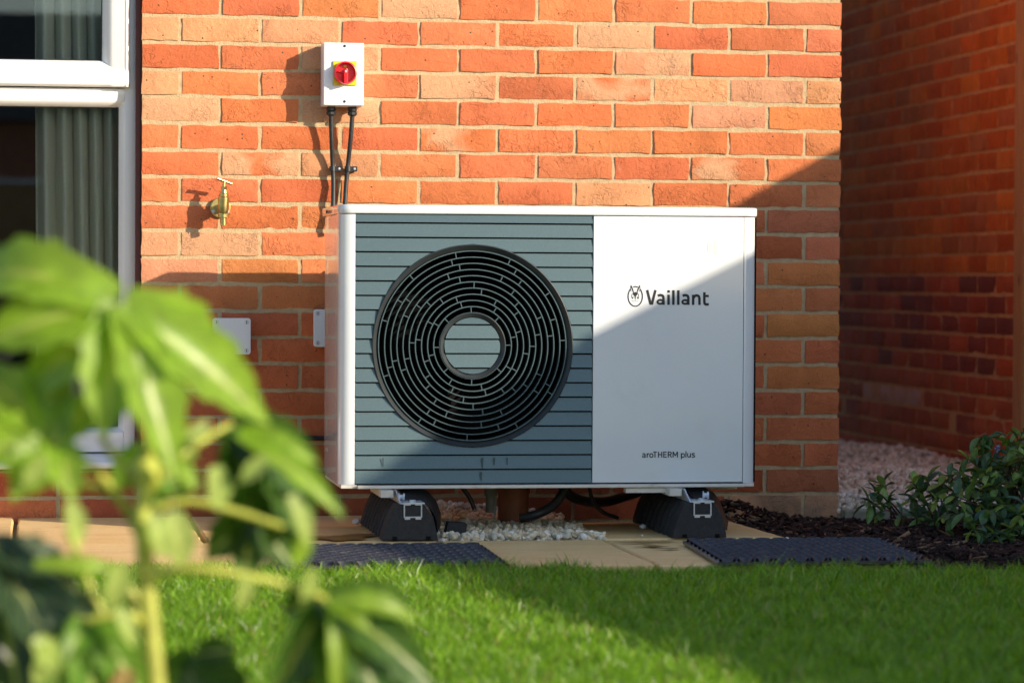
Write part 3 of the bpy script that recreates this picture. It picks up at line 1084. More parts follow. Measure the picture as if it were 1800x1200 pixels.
for z in (0.25, 0.85, 1.4):
    MB().add([(fx(0.3) + .013, 0.3, z), (fx(0.3) + .045, 0.3, z), (fx(-8.5) + .045, -8.5, z), (fx(-8.5) + .013, -8.5, z),
              (fx(0.3) + .013, 0.3, z + .07), (fx(0.3) + .045, 0.3, z + .07), (fx(-8.5) + .045, -8.5, z + .07), (fx(-8.5) + .013, -8.5, z + .07)],
             [(0, 1, 2, 3), (7, 6, 5, 4), (0, 4, 5, 1), (1, 5, 6, 2), (2, 6, 7, 3), (3, 7, 4, 0)]).build('rail', WOOD, fence)

# the house at the bottom of the garden, which the window glass mirrors
oh = empty('opposite_house', (-4, -45, 0))
tag(oh, 'brick house across the garden mirrored in the window glass', 'house')
MB().box(-16, 6, -53, -45, -0.1, 3.4).build('wall', BRICKFAR, oh)
MB().add([(-16.4, -53.4, 3.4), (6.4, -53.4, 3.4), (6.4, -44.6, 3.4), (-16.4, -44.6, 3.4), (-16.4, -49, 5.6), (6.4, -49, 5.6)], [(3, 2, 1, 0), (0, 1, 5, 4), (2, 3, 4, 5), (1, 2, 5), (3, 0, 4)]).build('roof', ROOFT, oh)
for x in (-13, -8, -3, 2):
    wf = MB().box(x - .8, x + .8, -44.99, -44.93, 1.0, 2.4).build('window', UPVC, oh)
    MB().box(x - .72, x + .72, -44.925, -44.92, 1.08, 2.32).build('pane', INSIDE, wf)
bf = empty('back_fence', (-4, -20, 0))
tag(bf, 'timber fence across the bottom of the garden mirrored in the glass', 'fence')
for i in range(9):
    x = -13 + i * 1.83
    MB().box(x + .06, x + 1.77, -20.03, -19.99, 0.0, 1.55).build('panel', WOOD, bf)
    MB().box(x - .04, x + .05, -20.05, -19.96, -0.1, 1.62).build('post', WOOD, bf)

# ------------------------------------------------------------------ heat pump
HP = empty('heat_pump', (-0.985, -0.575, 0.127))
tag(HP, 'white air source heat pump with round grey fan grille on rubber feet', 'heat pump')
YF = -0.80
# wrap-round corner panels, plan outline extruded upward
def corner(side):
    sgn = 1 if side == 'l' else -1
    X = (lambda d: -1.5365 + d) if side == 'l' else (lambda d: -0.4345 - d)
    inner_end = 0.0415 if side == 'l' else 0.0375
    out = [(X(0.0055), -0.345), (X(0.0), -0.765)]
    rr = 0.034
    for i in range(1, 9):
        t = math.pi / 2 * i / 8
        out.append((X(rr - rr * math.cos(t)), -0.765 - 0.035 * math.sin(t)))
    out.append((X(inner_end), YF))
    inn = [(X(inner_end), YF + 0.012)]
    for i in range(8, 0, -1):
        t = math.pi / 2 * i / 8
        inn.append((X(rr + .0015 - (rr - .002) * math.cos(t)), -0.765 - 0.023 * math.sin(t)))
    inn += [(X(0.0025), -0.765), (X(0.008), -0.345)]
    return MB().prism(out + inn, 0.138, 0.8335, 'z').build('side_panel', WHITE, HP, smooth=True)


sp1 = corner('l')
sp2 = corner('r')
MB().box(-1.533, -1.5295, -0.46, -0.40, 0.205, 0.213).build('grip_clip', ALU, sp1)
# lid
poly = [(-1.5385, -0.342)] + [(-1.5385 + 0.036 - 0.036 * math.cos(math.pi / 2 * i / 10), -0.767 - 0.036 * math.sin(math.pi / 2 * i / 10)) for i in range(11)]
poly += [(-0.4325 - 0.030 + 0.030 * math.cos(math.pi / 2 * i / 10), -0.773 - 0.030 * math.sin(math.pi / 2 * i / 10)) for i in range(10, -1, -1)] + [(-0.4325, -0.342)]
lid = MB().prism(poly, 0.8355, 0.8585, 'z').build('lid', WHITE, HP, smooth=True, bevel=0.004)
MB().lathe([(0.0, 0.0), (0.0045, 0.0), (0.0045, 0.003), (0.0, 0.003)], (-1.5375, -0.47, 0.846), (-1, 0, 0), 12).build('screw', BLACKP, lid)
# front cover
cov = MB().box(-0.8735, -0.4735, YF - 0.0015, YF + 0.014, 0.1405, 0.8335).build('front_cover', WHITE, HP, bevel=0.0012)
MB().box(-0.8765, -0.436, YF + 0.015, YF + 0.020, 0.14, 0.833).build('seam_backing', INSIDE, HP)

# louvred grille
FX_, FZ = -1.189, 0.496
RO = 0.2625
xl, xr = -1.4935, -0.8755
lines = [0.812 - 0.0374 * k_ for k_ in range(19)]
grille = empty('grille', (FX_, YF, FZ), HP)


def slat(zt, zb, hub=False):
    nz = 10
    s = MB()
    zs = [zb + (zt - zb) * i / nz for i in range(nz + 1)]
    yf = lambda z: YF + 0.0045 - 0.0065 * (zt - z) / (zt - zb)

    def half(xa, xb):
        """xa, xb functions of z"""
        nonlocal s
        V, F = [], []
        for z in zs:
            a, b = xa(z), xb(z)
            if b - a < 1e-4:
                b = a + 1e-4
            V += [(a, yf(z), z), (b, yf(z), z), (a, YF + 0.013, z), (b, YF + 0.013, z)]
        for i in range(nz):
            p, q = i * 4, i * 4 + 4
            F += [(p, p + 1, q + 1, q), (p + 1, p + 3, q + 3, q + 1), (p + 2, p, q, q + 2), (p + 3, p + 2, q + 2, q + 3)]
        F += [(0, 2, 3, 1), (nz * 4, nz * 4 + 1, nz * 4 + 3, nz * 4 + 2)]
        s.add(V, F)

    out = []
    if hub:
        rr = 0.0728
        h = lambda z: math.sqrt(max(rr * rr - (z - FZ) ** 2, 0))
        half(lambda z: FX_ - h(z), lambda z: FX_ + h(z))
        return [s]
    h = lambda z: math.sqrt(max(RO * RO - (z - FZ) ** 2, 0))
    if max(abs(zt - FZ), abs(zb - FZ)) >= RO:
        if min(abs(zt - FZ), abs(zb - FZ)) >= RO:
            half(lambda z: xl, lambda z: xr)
        else:   # the slat the opening only bites into stays in one piece
            half(lambda z: xl, lambda z: FX_ - h(z))
            half(lambda z: FX_ + h(z), lambda z: xr)
        return [s]
    half(lambda z: xl, lambda z: FX_ - h(z) - 0.0005)
    out.append(s)
    s = MB()
    half(lambda z: FX_ + h(z) + 0.0005, lambda z: xr)
    return out + [s]


GAP = 0.0042
slat(0.8335, lines[0] + GAP * .5)[0].build('slat', SLAT, grille)
for k_ in range(18):
    for piece in slat(lines[k_] - GAP * .5, lines[k_ + 1] + GAP * .5):
        piece.build('slat', SLAT, grille)
# backing plate with the round opening
nseg = 96
V, F = [], []
for i in range(nseg):
    t = 2 * math.pi * i / nseg
    dx, dz = math.cos(t), math.sin(t)
    V.append((FX_ + (RO - 0.004) * dx, YF + 0.0145, FZ + (RO - 0.004) * dz))
    sx = ((xr + .004 - FX_) if dx > 0 else (FX_ - xl + .004)) / max(abs(dx), 1e-6)
    sz = ((0.8335 - FZ) if dz > 0 else (FZ - 0.139)) / max(abs(dz), 1e-6)
    k_ = min(sx, sz)
    V.append((FX_ + k_ * dx, YF + 0.0145, FZ + k_ * dz))
for i in range(nseg):
    j = (i + 1) % nseg
    F.append((2 * i, 2 * j, 2 * j + 1, 2 * i + 1))
MB().add(V, F).build('grille_backing', INSIDE, grille)

# fan guard: collar, rings, spokes, hub
COLLAR = plain('guard_plastic', (0.034, 0.040, 0.044), 0.4, var=0.15)
guard = empty('fan_guard', (FX_, YF, FZ), HP)
C0 = (FX_, YF, FZ)
MB().lathe([(RO - 0.0004, 0.0025), (RO - 0.0025, 0.0038), (0.2475, -0.012), (0.2475, -0.035), (0.2505, -0.035), (RO - 0.0004, -0.014)], C0, n=128, closed=True).build('collar', COLLAR, guard, smooth=True)
for k_ in range(11):
    r = 0.2452 - 0.01596 * k_
    MB().lathe([(r + 0.0012, -0.004), (r - 0.0012, -0.004), (r - 0.0010, -0.030), (r + 0.0010, -0.030)], C0, n=112, closed=True).build('ring', SLAT, guard, smooth=True)
random.seed(4)
for k_ in range(10):
    r0 = 0.2452 - 0.01596 * k_ - 0.0012
    r1 = 0.2452 - 0.01596 * (k_ + 1) + 0.0012
    m_ = 11 if k_ == 0 else 8
    ph = [0.2, 0.34, 0.05, 0.12, 0.30, 0.0, 0.20, 0.10, 0.33, 0.0][k_] * math.pi
    for i in range(m_):
        t = ph + 2 * math.pi * i / m_ + random.uniform(-.05, .05)
        d = Vector((math.cos(t), 0, math.sin(t)))
        n_ = Vector((-math.sin(t), 0, math.cos(t))) * 0.0011
        a, b = Vector(C0) + d * r0, Vector(C0) + d * r1
        y0, y1 = Vector((0, 0.005, 0)), Vector((0, 0.022, 0))
        V = [a - n_ + y0, a + n_ + y0, b + n_ + y0, b - n_ + y0, a - n_ + y1, a + n_ + y1, b + n_ + y1, b - n_ + y1]
        MB().add(V, [(0, 1, 2, 3), (7, 6, 5, 4), (0, 4, 5, 1), (1, 5, 6, 2), (2, 6, 7, 3), (3, 7, 4, 0)]).build('spoke', SLAT, guard)
MB().lathe([(0.0862, -0.004), (0.0842, -0.0025), (0.0742, -0.013), (0.0735, -0.036), (0.0862, -0.036)], C0, n=72, closed=True).build('hub_collar', COLLAR, guard, smooth=True)
hz = [l for l in lines if abs(l - FZ) < 0.0728]
edges = [FZ + 0.0727 + GAP * .5] + hz + [FZ - 0.0727 - GAP * .5]
for a, b in zip(edges[:-1], edges[1:]):
    s_ = slat(a - GAP * .5, b + GAP * .5, hub=True)[0]
    s_.v = [(x, y + 0.009, z) for x, y, z in s_.v]
    s_.build('hub_slat', SLAT, guard)
MB().lathe([(0.0, 0.0), (0.0745, 0.0), (0.0745, 0.003), (0.0, 0.003)], (FX_, YF + 0.026, FZ), n=48).build('hub_disc', INSIDE, guard)
# duct and fan
MB().lathe([(0.2485, -0.030), (0.250, -0.20), (0.252, -0.20), (0.252, -0.030)], C0, n=64, closed=True).build('duct', INSIDE, HP, smooth=True)
MB().box(-1.49, -0.46, -0.60, -0.36, 0.145, 0.832).build('chassis', INSIDE, HP)
fan = empty('fan', (FX_, YF + 0.12, FZ), HP)
FANM = plain('fan_plastic', (0.004, 0.004, 0.0045), 0.85, spec=0.1)
for i in range(3):
    t0 = i * 2 * math.pi / 3 + 0.6
    V, F = [], []
    nr, na = 8, 8
    for a in range(nr + 1):
        r = 0.07 + 0.165 * a / nr
        for b in range(na + 1):
            u = b / na
            t = t0 + (u - .5) * (1.15 - 0.25 * a / nr) + 0.25 * (a / nr) ** 2
            V.append((FX_ + r * math.cos(t), YF + 0.085 + 0.055 * u, FZ + r * math.sin(t)))
    for a in range(nr):
        for b in range(na):
            q = a * (na + 1) + b
            F.append((q, q + 1, q + na + 2, q + na + 1))
    MB().add(V, F).build('blade', FANM, fan, smooth=True)
MB().lathe([(0.0, 0.03), (0.06, 0.025), (0.072, 0.0), (0.072, -0.05), (0, -0.05)], (FX_, YF + 0.10, FZ), n=36).build('fan_hub', FANM, fan, smooth=True)

# base
MB().box(-1.488, -0.470, -0.812, -0.36, 0.128, 0.1365).build('base_tray', RAILW, HP, bevel=0.0015)
MB().box(-1.530, -1.4885, -0.800, -0.36, 0.1285, 0.1375).build('base_flange', RAILW, HP, bevel=0.001)
MB().box(-0.4695, -0.442, -0.800, -0.36, 0.1285, 0.1375).build('base_flange', RAILW, HP, bevel=0.001)
MB().box(-0.785, -0.645, -0.805, -0.77, 0.1135, 0.1265).build('base_rail', RAILW, HP, bevel=0.001)
MB().box(-0.545, -0.455, -0.66, -0.60, 0.112, 0.1265).build('base_rail', RAILW, HP, bevel=0.001)


# lettering drawn in strokes, and the oval hare emblem on the cover
YL = YF - 0.0022


def stroke_mesh(mb_, pts, w0, y):
    pts = [Vector(p) for p in pts]
    L_, R_ = [], []
    for i, p in enumerate(pts):
        if 0 < i < len(pts) - 1:
            d1, d2 = (p - pts[i - 1]).normalized(), (pts[i + 1] - p).normalized()
            d = (d1 + d2).normalized()
            k2 = 1 / max(0.5, d.dot(d1))
        else:
            d = (pts[min(i + 1, len(pts) - 1)] - pts[max(i - 1, 0)]).normalized()
            k2 = 1
        n_ = Vector((-d.y, d.x)) * (w0 / 2 * k2)
        L_.append(p + n_)
        R_.append(p - n_)
    m_ = len(pts)
    mb_.add([(p.x, y, p.y) for p in L_ + R_], [(i, i + 1, m_ + i + 1, m_ + i) for i in range(m_ - 1)])


def curve(pts, n=5):
    return [(p.x, p.y) for p in smooth_path([(x, y, 0) for x, y in pts], n)]


def oval(cx, cy, rx, ry, n=22):
    return [(cx + rx * math.cos(2 * math.pi * i / n), cy + ry * math.sin(2 * math.pi * i / n)) for i in range(n + 1)]


def letters(glyphs, x_ref, y_ref, X0, Z0, unit, wd):
    """glyphs: for each letter a list of (points, width or None); x right, y down"""
    for strokes in glyphs:
        s_ = MB()
        for q, st_ in enumerate(strokes):
            pts, ww = st_ if isinstance(st_, tuple) else (st_, wd)
            P_ = [(X0 + (x - x_ref) * unit, Z0 - (y - y_ref) * unit) for x, y in pts]
            stroke_mesh(s_, P_, ww * unit, YL - q * 0.00004)
        s_.build('letter', PRINT, cov)


def smooth_path(pts, n=10):
    pts = [Vector(p) for p in pts]
    out = []
    for i in range(len(pts) - 1):
        p0, p1, p2, p3 = pts[max(i - 1, 0)], pts[i], pts[i + 1], pts[min(i + 2, len(pts) - 1)]
        for k_ in range(n):
            t = k_ / n
            out.append(0.5 * ((2 * p1) + (-p0 + p2) * t + (2 * p0 - 5 * p1 + 4 * p2 - p3) * t * t + (-p0 + 3 * p1 - 3 * p2 + p3) * t ** 3))
    out.append(pts[-1])
    return out


def ga(o_):
    return [curve([(692 + o_, 358), (720 + o_, 347), (752 + o_, 348), (776 + o_, 362), (785 + o_, 395)]) + [(785 + o_, 500)], (oval(733 + o_, 454, 45, 30), 34)]


letters([[[(519, 266), (578, 492)], [(654, 266), (597, 492)], ([(562, 486), (612, 486)], 30)],
         ga(0), [[(867, 338), (867, 501)], [(867, 268), (867, 306)]], [[(945, 268), (945, 501)]], [[(1025, 268), (1025, 501)]], ga(404),
         [[(1267, 338), (1267, 501)], curve([(1270, 392), (1290, 362), (1322, 350), (1352, 358), (1369, 388)]) + [(1371, 501)]],
         [[(1449, 297), (1449, 440)] + curve([(1450, 450), (1456, 478), (1476, 491), (1523, 490)]), ([(1428, 357), (1522, 357)], 36)]],
        495, 500, -0.7350, 0.6040, 0.0001640, 41)
letters([[curve([(356, 338), (382, 328), (404, 336), (412, 358)]) + [(412, 411)], (oval(382, 388, 27, 20), 17)],
         [[(455, 322), (455, 411)], curve([(455, 356), (470, 334), (497, 329)])], [oval(543, 368, 34, 38)],
         [[(580, 298), (657, 298)], [(618, 298), (618, 411)]], [[(690, 288), (690, 411)], [(760, 288), (760, 411)], [(690, 349), (760, 349)]],
         [[(800, 288), (800, 411)], [(800, 298), (860, 298)], [(800, 349), (852, 349)], [(800, 402), (862, 402)]],
         [[(895, 288), (895, 411)], [(895, 298)] + curve([(930, 298), (954, 308), (954, 338), (930, 350)]) + [(895, 350)], [(928, 352), (964, 411)]],
         [[(996, 411), (996, 290)], [(998, 290), (1042, 378)], [(1042, 378), (1086, 290)], [(1088, 290), (1088, 411)]],
         [[(1170, 322), (1170, 447)], (oval(1203, 368, 32, 38), 20)], [[(1265, 280), (1265, 411)]],
         [[(1298, 322)] + curve([(1299, 370), (1310, 398), (1336, 400), (1359, 374)]), [(1361, 322), (1361, 411)]],
         [curve([(1450, 336), (1424, 327), (1400, 336), (1402, 354), (1426, 366), (1448, 380), (1444, 400), (1418, 408), (1388, 400)])]],
        345, 410, -0.7425, 0.2055, 0.0001275, 21)
em = MB()
ex, ez, ea, eb = -0.7625, 0.6255, 0.0190, 0.0255


def flat(poly):
    em.add([(x, YL, z) for x, z in poly], [tuple(range(len(poly)))])


def stroke(pts, w0):
    pts = [Vector((p[0], p[1])) for p in pts]
    L_, R_ = [], []
    for i, p in enumerate(pts):
        d = (pts[min(i + 1, len(pts) - 1)] - pts[max(i - 1, 0)]).normalized()
        n_ = Vector((-d.y, d.x))
        ww = w0[i] if isinstance(w0, list) else w0
        L_.append(p + n_ * ww / 2)
        R_.append(p - n_ * ww / 2)
    V = [(p.x, YL, p.y) for p in L_ + R_]
    m_ = len(pts)
    em.add(V, [(i, i + 1, m_ + i + 1, m_ + i) for i in range(m_ - 1)])


stroke([(ex + ea * math.cos(R(a)), ez + eb * math.sin(R(a))) for a in range(131, 411, 6)], 0.0030)
stroke([(ex + ea * math.cos(R(a)), ez + eb * math.sin(R(a))) for a in range(70, 111, 6)], 0.0030)
for s_ in (-1, 1):
    # ears: outer fine line, dark inner line
    stroke([(ex + s_ * 0.0045, ez + 0.0100), (ex + s_ * 0.0075, ez + 0.0190), (ex + s_ * 0.0118, ez + 0.0285)], [0.0022, 0.0034, 0.0026])
    stroke([(ex + s_ * 0.0105, ez + 0.0125), (ex + s_ * 0.0128, ez + 0.0200), (ex + s_ * 0.0120, ez + 0.0285)], 0.0010)
    # cheeks and eyes
    stroke([(ex + s_ * 0.0083, ez + 0.0065), (ex + s_ * 0.0096, ez + 0.0005), (ex + s_ * 0.0078, ez - 0.0065)], 0.0014)
    flat([(ex + s_ * 0.0042, ez - 0.0005), (ex + s_ * 0.0070, ez - 0.0015), (ex + s_ * 0.0078, ez - 0.0050), (ex + s_ * 0.0060, ez - 0.0062), (ex + s_ * 0.0052, ez - 0.0030)])
    stroke([(ex + s_ * 0.0012, ez - 0.0125), (ex + s_ * 0.0050, ez - 0.0130), (ex + s_ * 0.0100, ez - 0.0100)], 0.0007)
flat([(ex - 0.0075, ez + 0.0085), (ex, ez + 0.0118), (ex + 0.0075, ez + 0.0085), (ex + 0.0050, ez + 0.0040), (ex + 0.0016, ez + 0.0005), (ex + 0.0012, ez - 0.0060), (ex, ez - 0.0080), (ex - 0.0012, ez - 0.0060), (ex - 0.0016, ez + 0.0005), (ex - 0.0050, ez + 0.0040)])
flat([(ex - 0.0018, ez - 0.0095), (ex + 0.0018, ez - 0.0095), (ex, ez - 0.0120)])
em.build('emblem', PRINT, cov)
# rain runs on the lowest slats
DRIP = plain('wet_slat', (0.062, 0.092, 0.10), 0.25, metal=0.3)
for (x, zt_, L_, w_) in ((-1.163, 0.207, 0.030, 0.0028), (-1.132, 0.207, 0.020, 0.0024), (-1.422, 0.207, 0.024, 0.0018), (-1.098, 0.207, 0.020, 0.0016), (-1.166, 0.170, 0.024, 0.0030)):
    MB().add([(x - w_, YF - 0.0026, zt_), (x + w_, YF - 0.0026, zt_), (x + w_ * .7, YF - 0.0026, zt_ - L_ * .6), (x + w_ * .5, YF - 0.0026, zt_ - L_), (x - w_ * .4, YF - 0.0026, zt_ - L_ * .95), (x - w_ * .8, YF - 0.0026, zt_ - L_ * .5)], [(0, 1, 2, 3, 4, 5)]).build('rain_run', DRIP, grille)
# worn scuffs on the cover: film residue
for (x, z, a, b) in ((-0.566, 0.757, 0.006, 0.014), (-0.549, 0.757, 0.005, 0.020)):
    MB().add([(x - a, YL, z - b), (x + a, YL, z - b), (x + a, YL, z + b * .6), (x, YL, z + b), (x - a * .8, YL, z + b * .4)], [(0, 1, 2, 3, 4)]).build('film_residue', GUM, cov)

# ------------------------------------------------------------------ rubber feet
def rubber_foot(xc, label, flip):
    f = empty('rubber_foot', (xc, -0.65, 0.003), HP)
    y0, y1 = -0.905, -0.36
    prof = [(-0.072, 0.0035), (-0.070, 0.018), (-0.058, 0.055), (-0.046, 0.080), (-0.036, 0.0945), (0.034, 0.0945), (0.046, 0.080), (0.059, 0.062), (0.069, 0.020), (0.071, 0.0035)]
    # sections along the block, the ribs set back a little
    V, F = [], []
    ys_ = [y0, y0 + 0.004]
    rib = [(y0 + 0.075 + i * 0.062, y0 + 0.075 + i * 0.062 + 0.026) for i in range(7)]
    secs = [(y0, 0.985), (y0 + 0.006, 1.0)]
    for a, b in rib:
        secs += [(a - .006, 1.0), (a + .003, 0.76), (b - .003, 0.76), (b + .006, 1.0)]
    secs += [(y1 - .006, 1.0), (y1, .985)]
    m_ = len(prof)
    for yy, k2 in secs:
        for (x, z) in prof:
            V.append((xc + x * k2, yy, 0.0035 + (z - 0.0035) * (1.0 if k2 > .95 else .985)))
    for i in range(len(secs) - 1):
        for j in range(m_):
            F.append((i * m_ + j, i * m_ + (j + 1) % m_, (i + 1) * m_ + (j + 1) % m_, (i + 1) * m_ + j))
    F.append(tuple(range(m_)))
    F.append(tuple(range((len(secs) - 1) * m_, len(secs) * m_))[::-1])
    blk = MB().add(V, F).build('block', RUBBER, f)
    for sx in (-0.046, 0.040):
        MB().box(xc + sx, xc + sx + 0.012, y0 - 0.001, y0 + 0.010, 0.0036, 0.013).build('drain_notch', INSIDE, f)
    # aluminium channel let into the top, seen end-on
    xr_ = xc + 0.006
    s = MB()
    yA, yB = y0 - 0.004, y1 + 0.02
    s.box(xr_ - 0.0235, xr_ - 0.0205, yA, yB, 0.061, 0.092).box(xr_ + 0.0205, xr_ + 0.0235, yA, yB, 0.061, 0.092)
    s.box(xr_ - 0.0205, xr_ + 0.0205, yA, yB, 0.0605, 0.0635)
    s.box(xr_ - 0.0235, xr_ - 0.006, yA, yB, 0.0922, 0.0950).box(xr_ + 0.006, xr_ + 0.0235, yA, yB, 0.0922, 0.0950)
    s.box(xr_ - 0.021, xr_ - 0.007, yA, yA + 0.06, 0.0560, 0.0604).box(xr_ + 0.007, xr_ + 0.021, yA, yA + 0.06, 0.0560, 0.0604)
    s.build('channel', ALU, f)
    MB().box(xr_ - 0.020, xr_ + 0.020, yA + 0.02, yA + 0.03, 0.0636, 0.092).build('channel_core', INSIDE, f)
    # bracket: tapered steel cheek and tongue with a bolt
    s = MB()
    xb = xr_ - 0.030
    s.add([(xb - 0.003, -0.908, 0.0955), (xb, -0.908, 0.0955), (xb - 0.006, -0.86, 0.127), (xb - 0.009, -0.86, 0.127),
           (xb - 0.003, -0.50, 0.0955), (xb, -0.50, 0.0955), (xb - 0.006, -0.50, 0.127), (xb - 0.009, -0.50, 0.127)],
          [(0, 1, 2, 3), (7, 6, 5, 4), (0, 4, 5, 1), (1, 5, 6, 2), (2, 6, 7, 3), (3, 7, 4, 0)])
    s.box(xb + 0.0002, xr_ + 0.030, -0.910, -0.60, 0.0955, 0.0985)
    br = s.build('bracket', ZINC, f)
    MB().box(xb - 0.046, xb - 0.014, -0.855, -0.60, 0.1085, 0.1265).build('gusset', RAILW, f)
    MB().lathe([(0, 0.0), (0.0085, 0.0), (0.0085, 0.0065), (0, 0.0065)], (xr_, -0.897, 0.0987), (0, 0, 1), 6).build('bolt', ZINC, f)
    MB().lathe([(0, 0.0), (0.0105, 0.0), (0.0105, 0.003), (0.006, 0.004), (0.006, 0.012), (0.0095, 0.012), (0.0095, 0.016), (0, 0.016)], (xb - 0.004 if not flip else xr_ + 0.006, -0.880, 0.1120), (1, -.15, 0), 14).build('bolt', ZINC, f)
    # loose flap of rubber arching over the side to the ground
    ou = [(-0.022, 0.122), (0.012, 0.1265), (0.042, 0.122), (0.066, 0.108), (0.084, 0.086), (0.094, 0.060), (0.096 if not flip else 0.110, 0.030)]
    inn = [(0.0, 0.0965), (0.022, 0.0965), (0.040, 0.090), (0.055, 0.078), (0.066, 0.062), (0.072, 0.044), (0.076 if not flip else 0.086, 0.014)]
    V, F = [], []
    for i in range(7):
        tw = 0.05 * i / 6
        (xo, zo), (xi, zi) = ou[i], inn[i]
        V += [(xr_ + xo, -0.775 + tw, zo), (xr_ + xi, -0.835 + tw * .4, zi), (xr_ + xo + .004, -0.700 + tw, zo + .003), (xr_ + xi, -0.760 + tw * .4, zi + .003)]
    for i in range(6):
        a, b = i * 4, i * 4 + 4
        F += [(a, a + 1, b + 1, b), (a + 2, b + 2, b + 3, a + 3), (a, b, b + 2, a + 2), (a + 1, a + 3, b + 3, b + 1)]
    F += [(0, 2, 3, 1), (len(V) - 4, len(V) - 3, len(V) - 1, len(V) - 2)]
    MB().add(V, F).build('strap', STRAPM, f, smooth=True)
    return f


rubber_foot(-1.3625, 'black rubber foot under the left end of the heat pump, beside gravel', False)
rubber_foot(-0.609, 'black rubber foot under the right end of the heat pump, beside mulch', True)
tag(MB().prism([(0, 0), (0.052, -0.004), (0.056, 0.030), (0.008, 0.034)], 0, 0.05, 'y').build('rubber_offcut', RUBBER), 'small black rubber offcut lying on the gravel beside left foot', 'offcut').location = (-1.258, -0.80, 0.006)

# pipes, hoses and leads under the unit
def smooth_path(pts, n=10):
    pts = [Vector(p) for p in pts]
    out = []
    for i in range(len(pts) - 1):
        p0, p1, p2, p3 = pts[max(i - 1, 0)], pts[i], pts[i + 1], pts[min(i + 2, len(pts) - 1)]
        for k_ in range(n):
            t = k_ / n
            out.append(0.5 * ((2 * p1) + (-p0 + p2) * t + (2 * p0 - 5 * p1 + 4 * p2 - p3) * t * t + (-p0 + 3 * p1 - 3 * p2 + p3) * t ** 3))
    out.append(pts[-1])
    return out


def cable(name, pts, r, mat, label, cat, group=None):
    return tag(MB().tube(smooth_path(pts), r, 10).build(name, mat, smooth=True), label, cat, group)


tag(MB().lathe([(0.042, 0.0), (0.042, 0.085), (0.046, 0.085), (0.046, 0.11), (0.040, 0.11), (0.038, 0.0)], (-1.022, -0.42, 0.004), (0, 0, 1), 36, closed=True).build('drain_pipe', TERRA, smooth=True), 'terracotta coloured drain pipe standing in gravel under heat pump', 'pipe')
tag(MB().lathe([(0.0, 0.0), (0.013, 0.0), (0.013, 0.045), (0.017, 0.045), (0.017, 0.085), (0.0, 0.085)], (-1.092, -0.47, 0.040), (0, 0, 1), 20).build('condensate_pipe', GREYPIPE, smooth=True), 'grey condensate outlet hanging left of the terracotta pipe', 'pipe')
tag(MB().tube([at(869, 880, -0.55), at(870, 914, -0.55)], 0.003, 6).build('condensate_wire', GREYPIPE), 'thin grey heater wire hanging from condensate outlet into gravel', 'wire')
cable('hose', [at(985, 850, -.55), at(1010, 875, -.50), at(1060, 882, -.42), at(1110, 868, -.35), at(1150, 856, -.30)], 0.0135, CABLE, 'thick black hose sagging under the heat pump toward right foot', 'hose')
cable('hose', [at(1000, 850, -.58), at(975, 885, -.60), at(945, 903, -.62), at(915, 910, -.60)], 0.0125, CABLE, 'thick black hose running down into the gravel beside drain pipe', 'hose')
cable('lead', [at(1035, 850, -.60), at(1042, 880, -.58), at(1060, 900, -.55), at(1085, 909, -.50)], 0.0055, CABLE, 'thin black lead looping to the slab behind the hose', 'lead')
cable('lead', [at(812, 856, -.60), at(826, 875, -.60), at(834, 895, -.60)], 0.006, CABLE, 'short black lead dropping to gravel beside left foot', 'lead')
tag(MB().tube([(-1.95, -0.016, 0.222), (-1.5, -0.016, 0.218), (-1.2, -0.016, 0.214)], 0.0065, 8).build('lead', CABLE, smooth=True), 'black lead clipped along the wall low behind the heat pump', 'lead')

# ------------------------------------------------------------------ isolator switch on the wall
IS = empty('isolator_switch', (-1.457, -0.004, 1.24))
tag(IS, 'white rotary isolator switch with red knob mounted on brick wall', 'switch')
bx0, bx1, bz0, bz1, by = -1.5135, -1.3985, 1.1515, 1.3285, -0.085
MB().box(bx0, bx1, by + 0.022, -0.0032, bz0, bz1).build('enclosure', PLASTIC_W, IS, bevel=0.003)
lidb = MB().box(bx0 + .001, bx1 - .001, by, by + 0.021, bz0 + .001, bz1 - .001).build('cover', PLASTIC_W, IS, bevel=0.003)
bxc = (bx0 + bx1) / 2
for z in (bz1 - 0.010, bz0 + 0.012):
    MB().lathe([(0, 0), (0.0038, 0), (0.0038, 0.0012), (0, 0.0012)], (bxc + 0.002, by, z), (0, -1, 0), 14).build('screw', BLACKP, lidb)
kx, kz = bxc + 0.0025, 1.2425
MB().box(kx - 0.033, kx + 0.033, by - 0.006, by - 0.0005, kz - 0.034, kz + 0.034).build('yellow_plate', YELP, IS, bevel=0.001)
kn = MB().lathe([(0.0325, 0.0065), (0.0325, 0.020), (0.0305, 0.030), (0.0275, 0.031), (0.0262, 0.018), (0.0262, 0.0065)], (kx, by, kz), n=40, closed=True).build('knob', REDP, IS, smooth=True)
MB().lathe([(0, 0.0068), (0.026, 0.0068), (0.026, 0.012), (0, 0.012)], (kx, by, kz), n=32).build('knob_face', REDP, kn)
MB().prism([(kx - 0.0050, kz - 0.031), (kx + 0.0050, kz - 0.031), (kx + 0.0062, kz + 0.006), (kx + 0.002, kz + 0.013), (kx - 0.006, kz + 0.006)], by - 0.034, by - 0.0125, 'y').build('knob_grip', REDP, kn, bevel=0.0015)
MB().prism([(kx - 0.024, kz + 0.004), (kx - 0.004, kz - 0.002), (kx - 0.002, kz + 0.013)], by - 0.024, by - 0.0125, 'y').build('knob_flag', REDP, kn)
MB().lathe([(0, 0), (0.0032, 0), (0.0032, 0.001), (0, 0.001)], (kx, by - 0.0345, kz + 0.003), n=12).build('knob_screw', ALU, kn)
MB().box(kx - 0.004, kx + 0.004, by - 0.0128, by - 0.0118, kz + 0.016, kz + 0.022).build('lock_slot', YELP, kn)
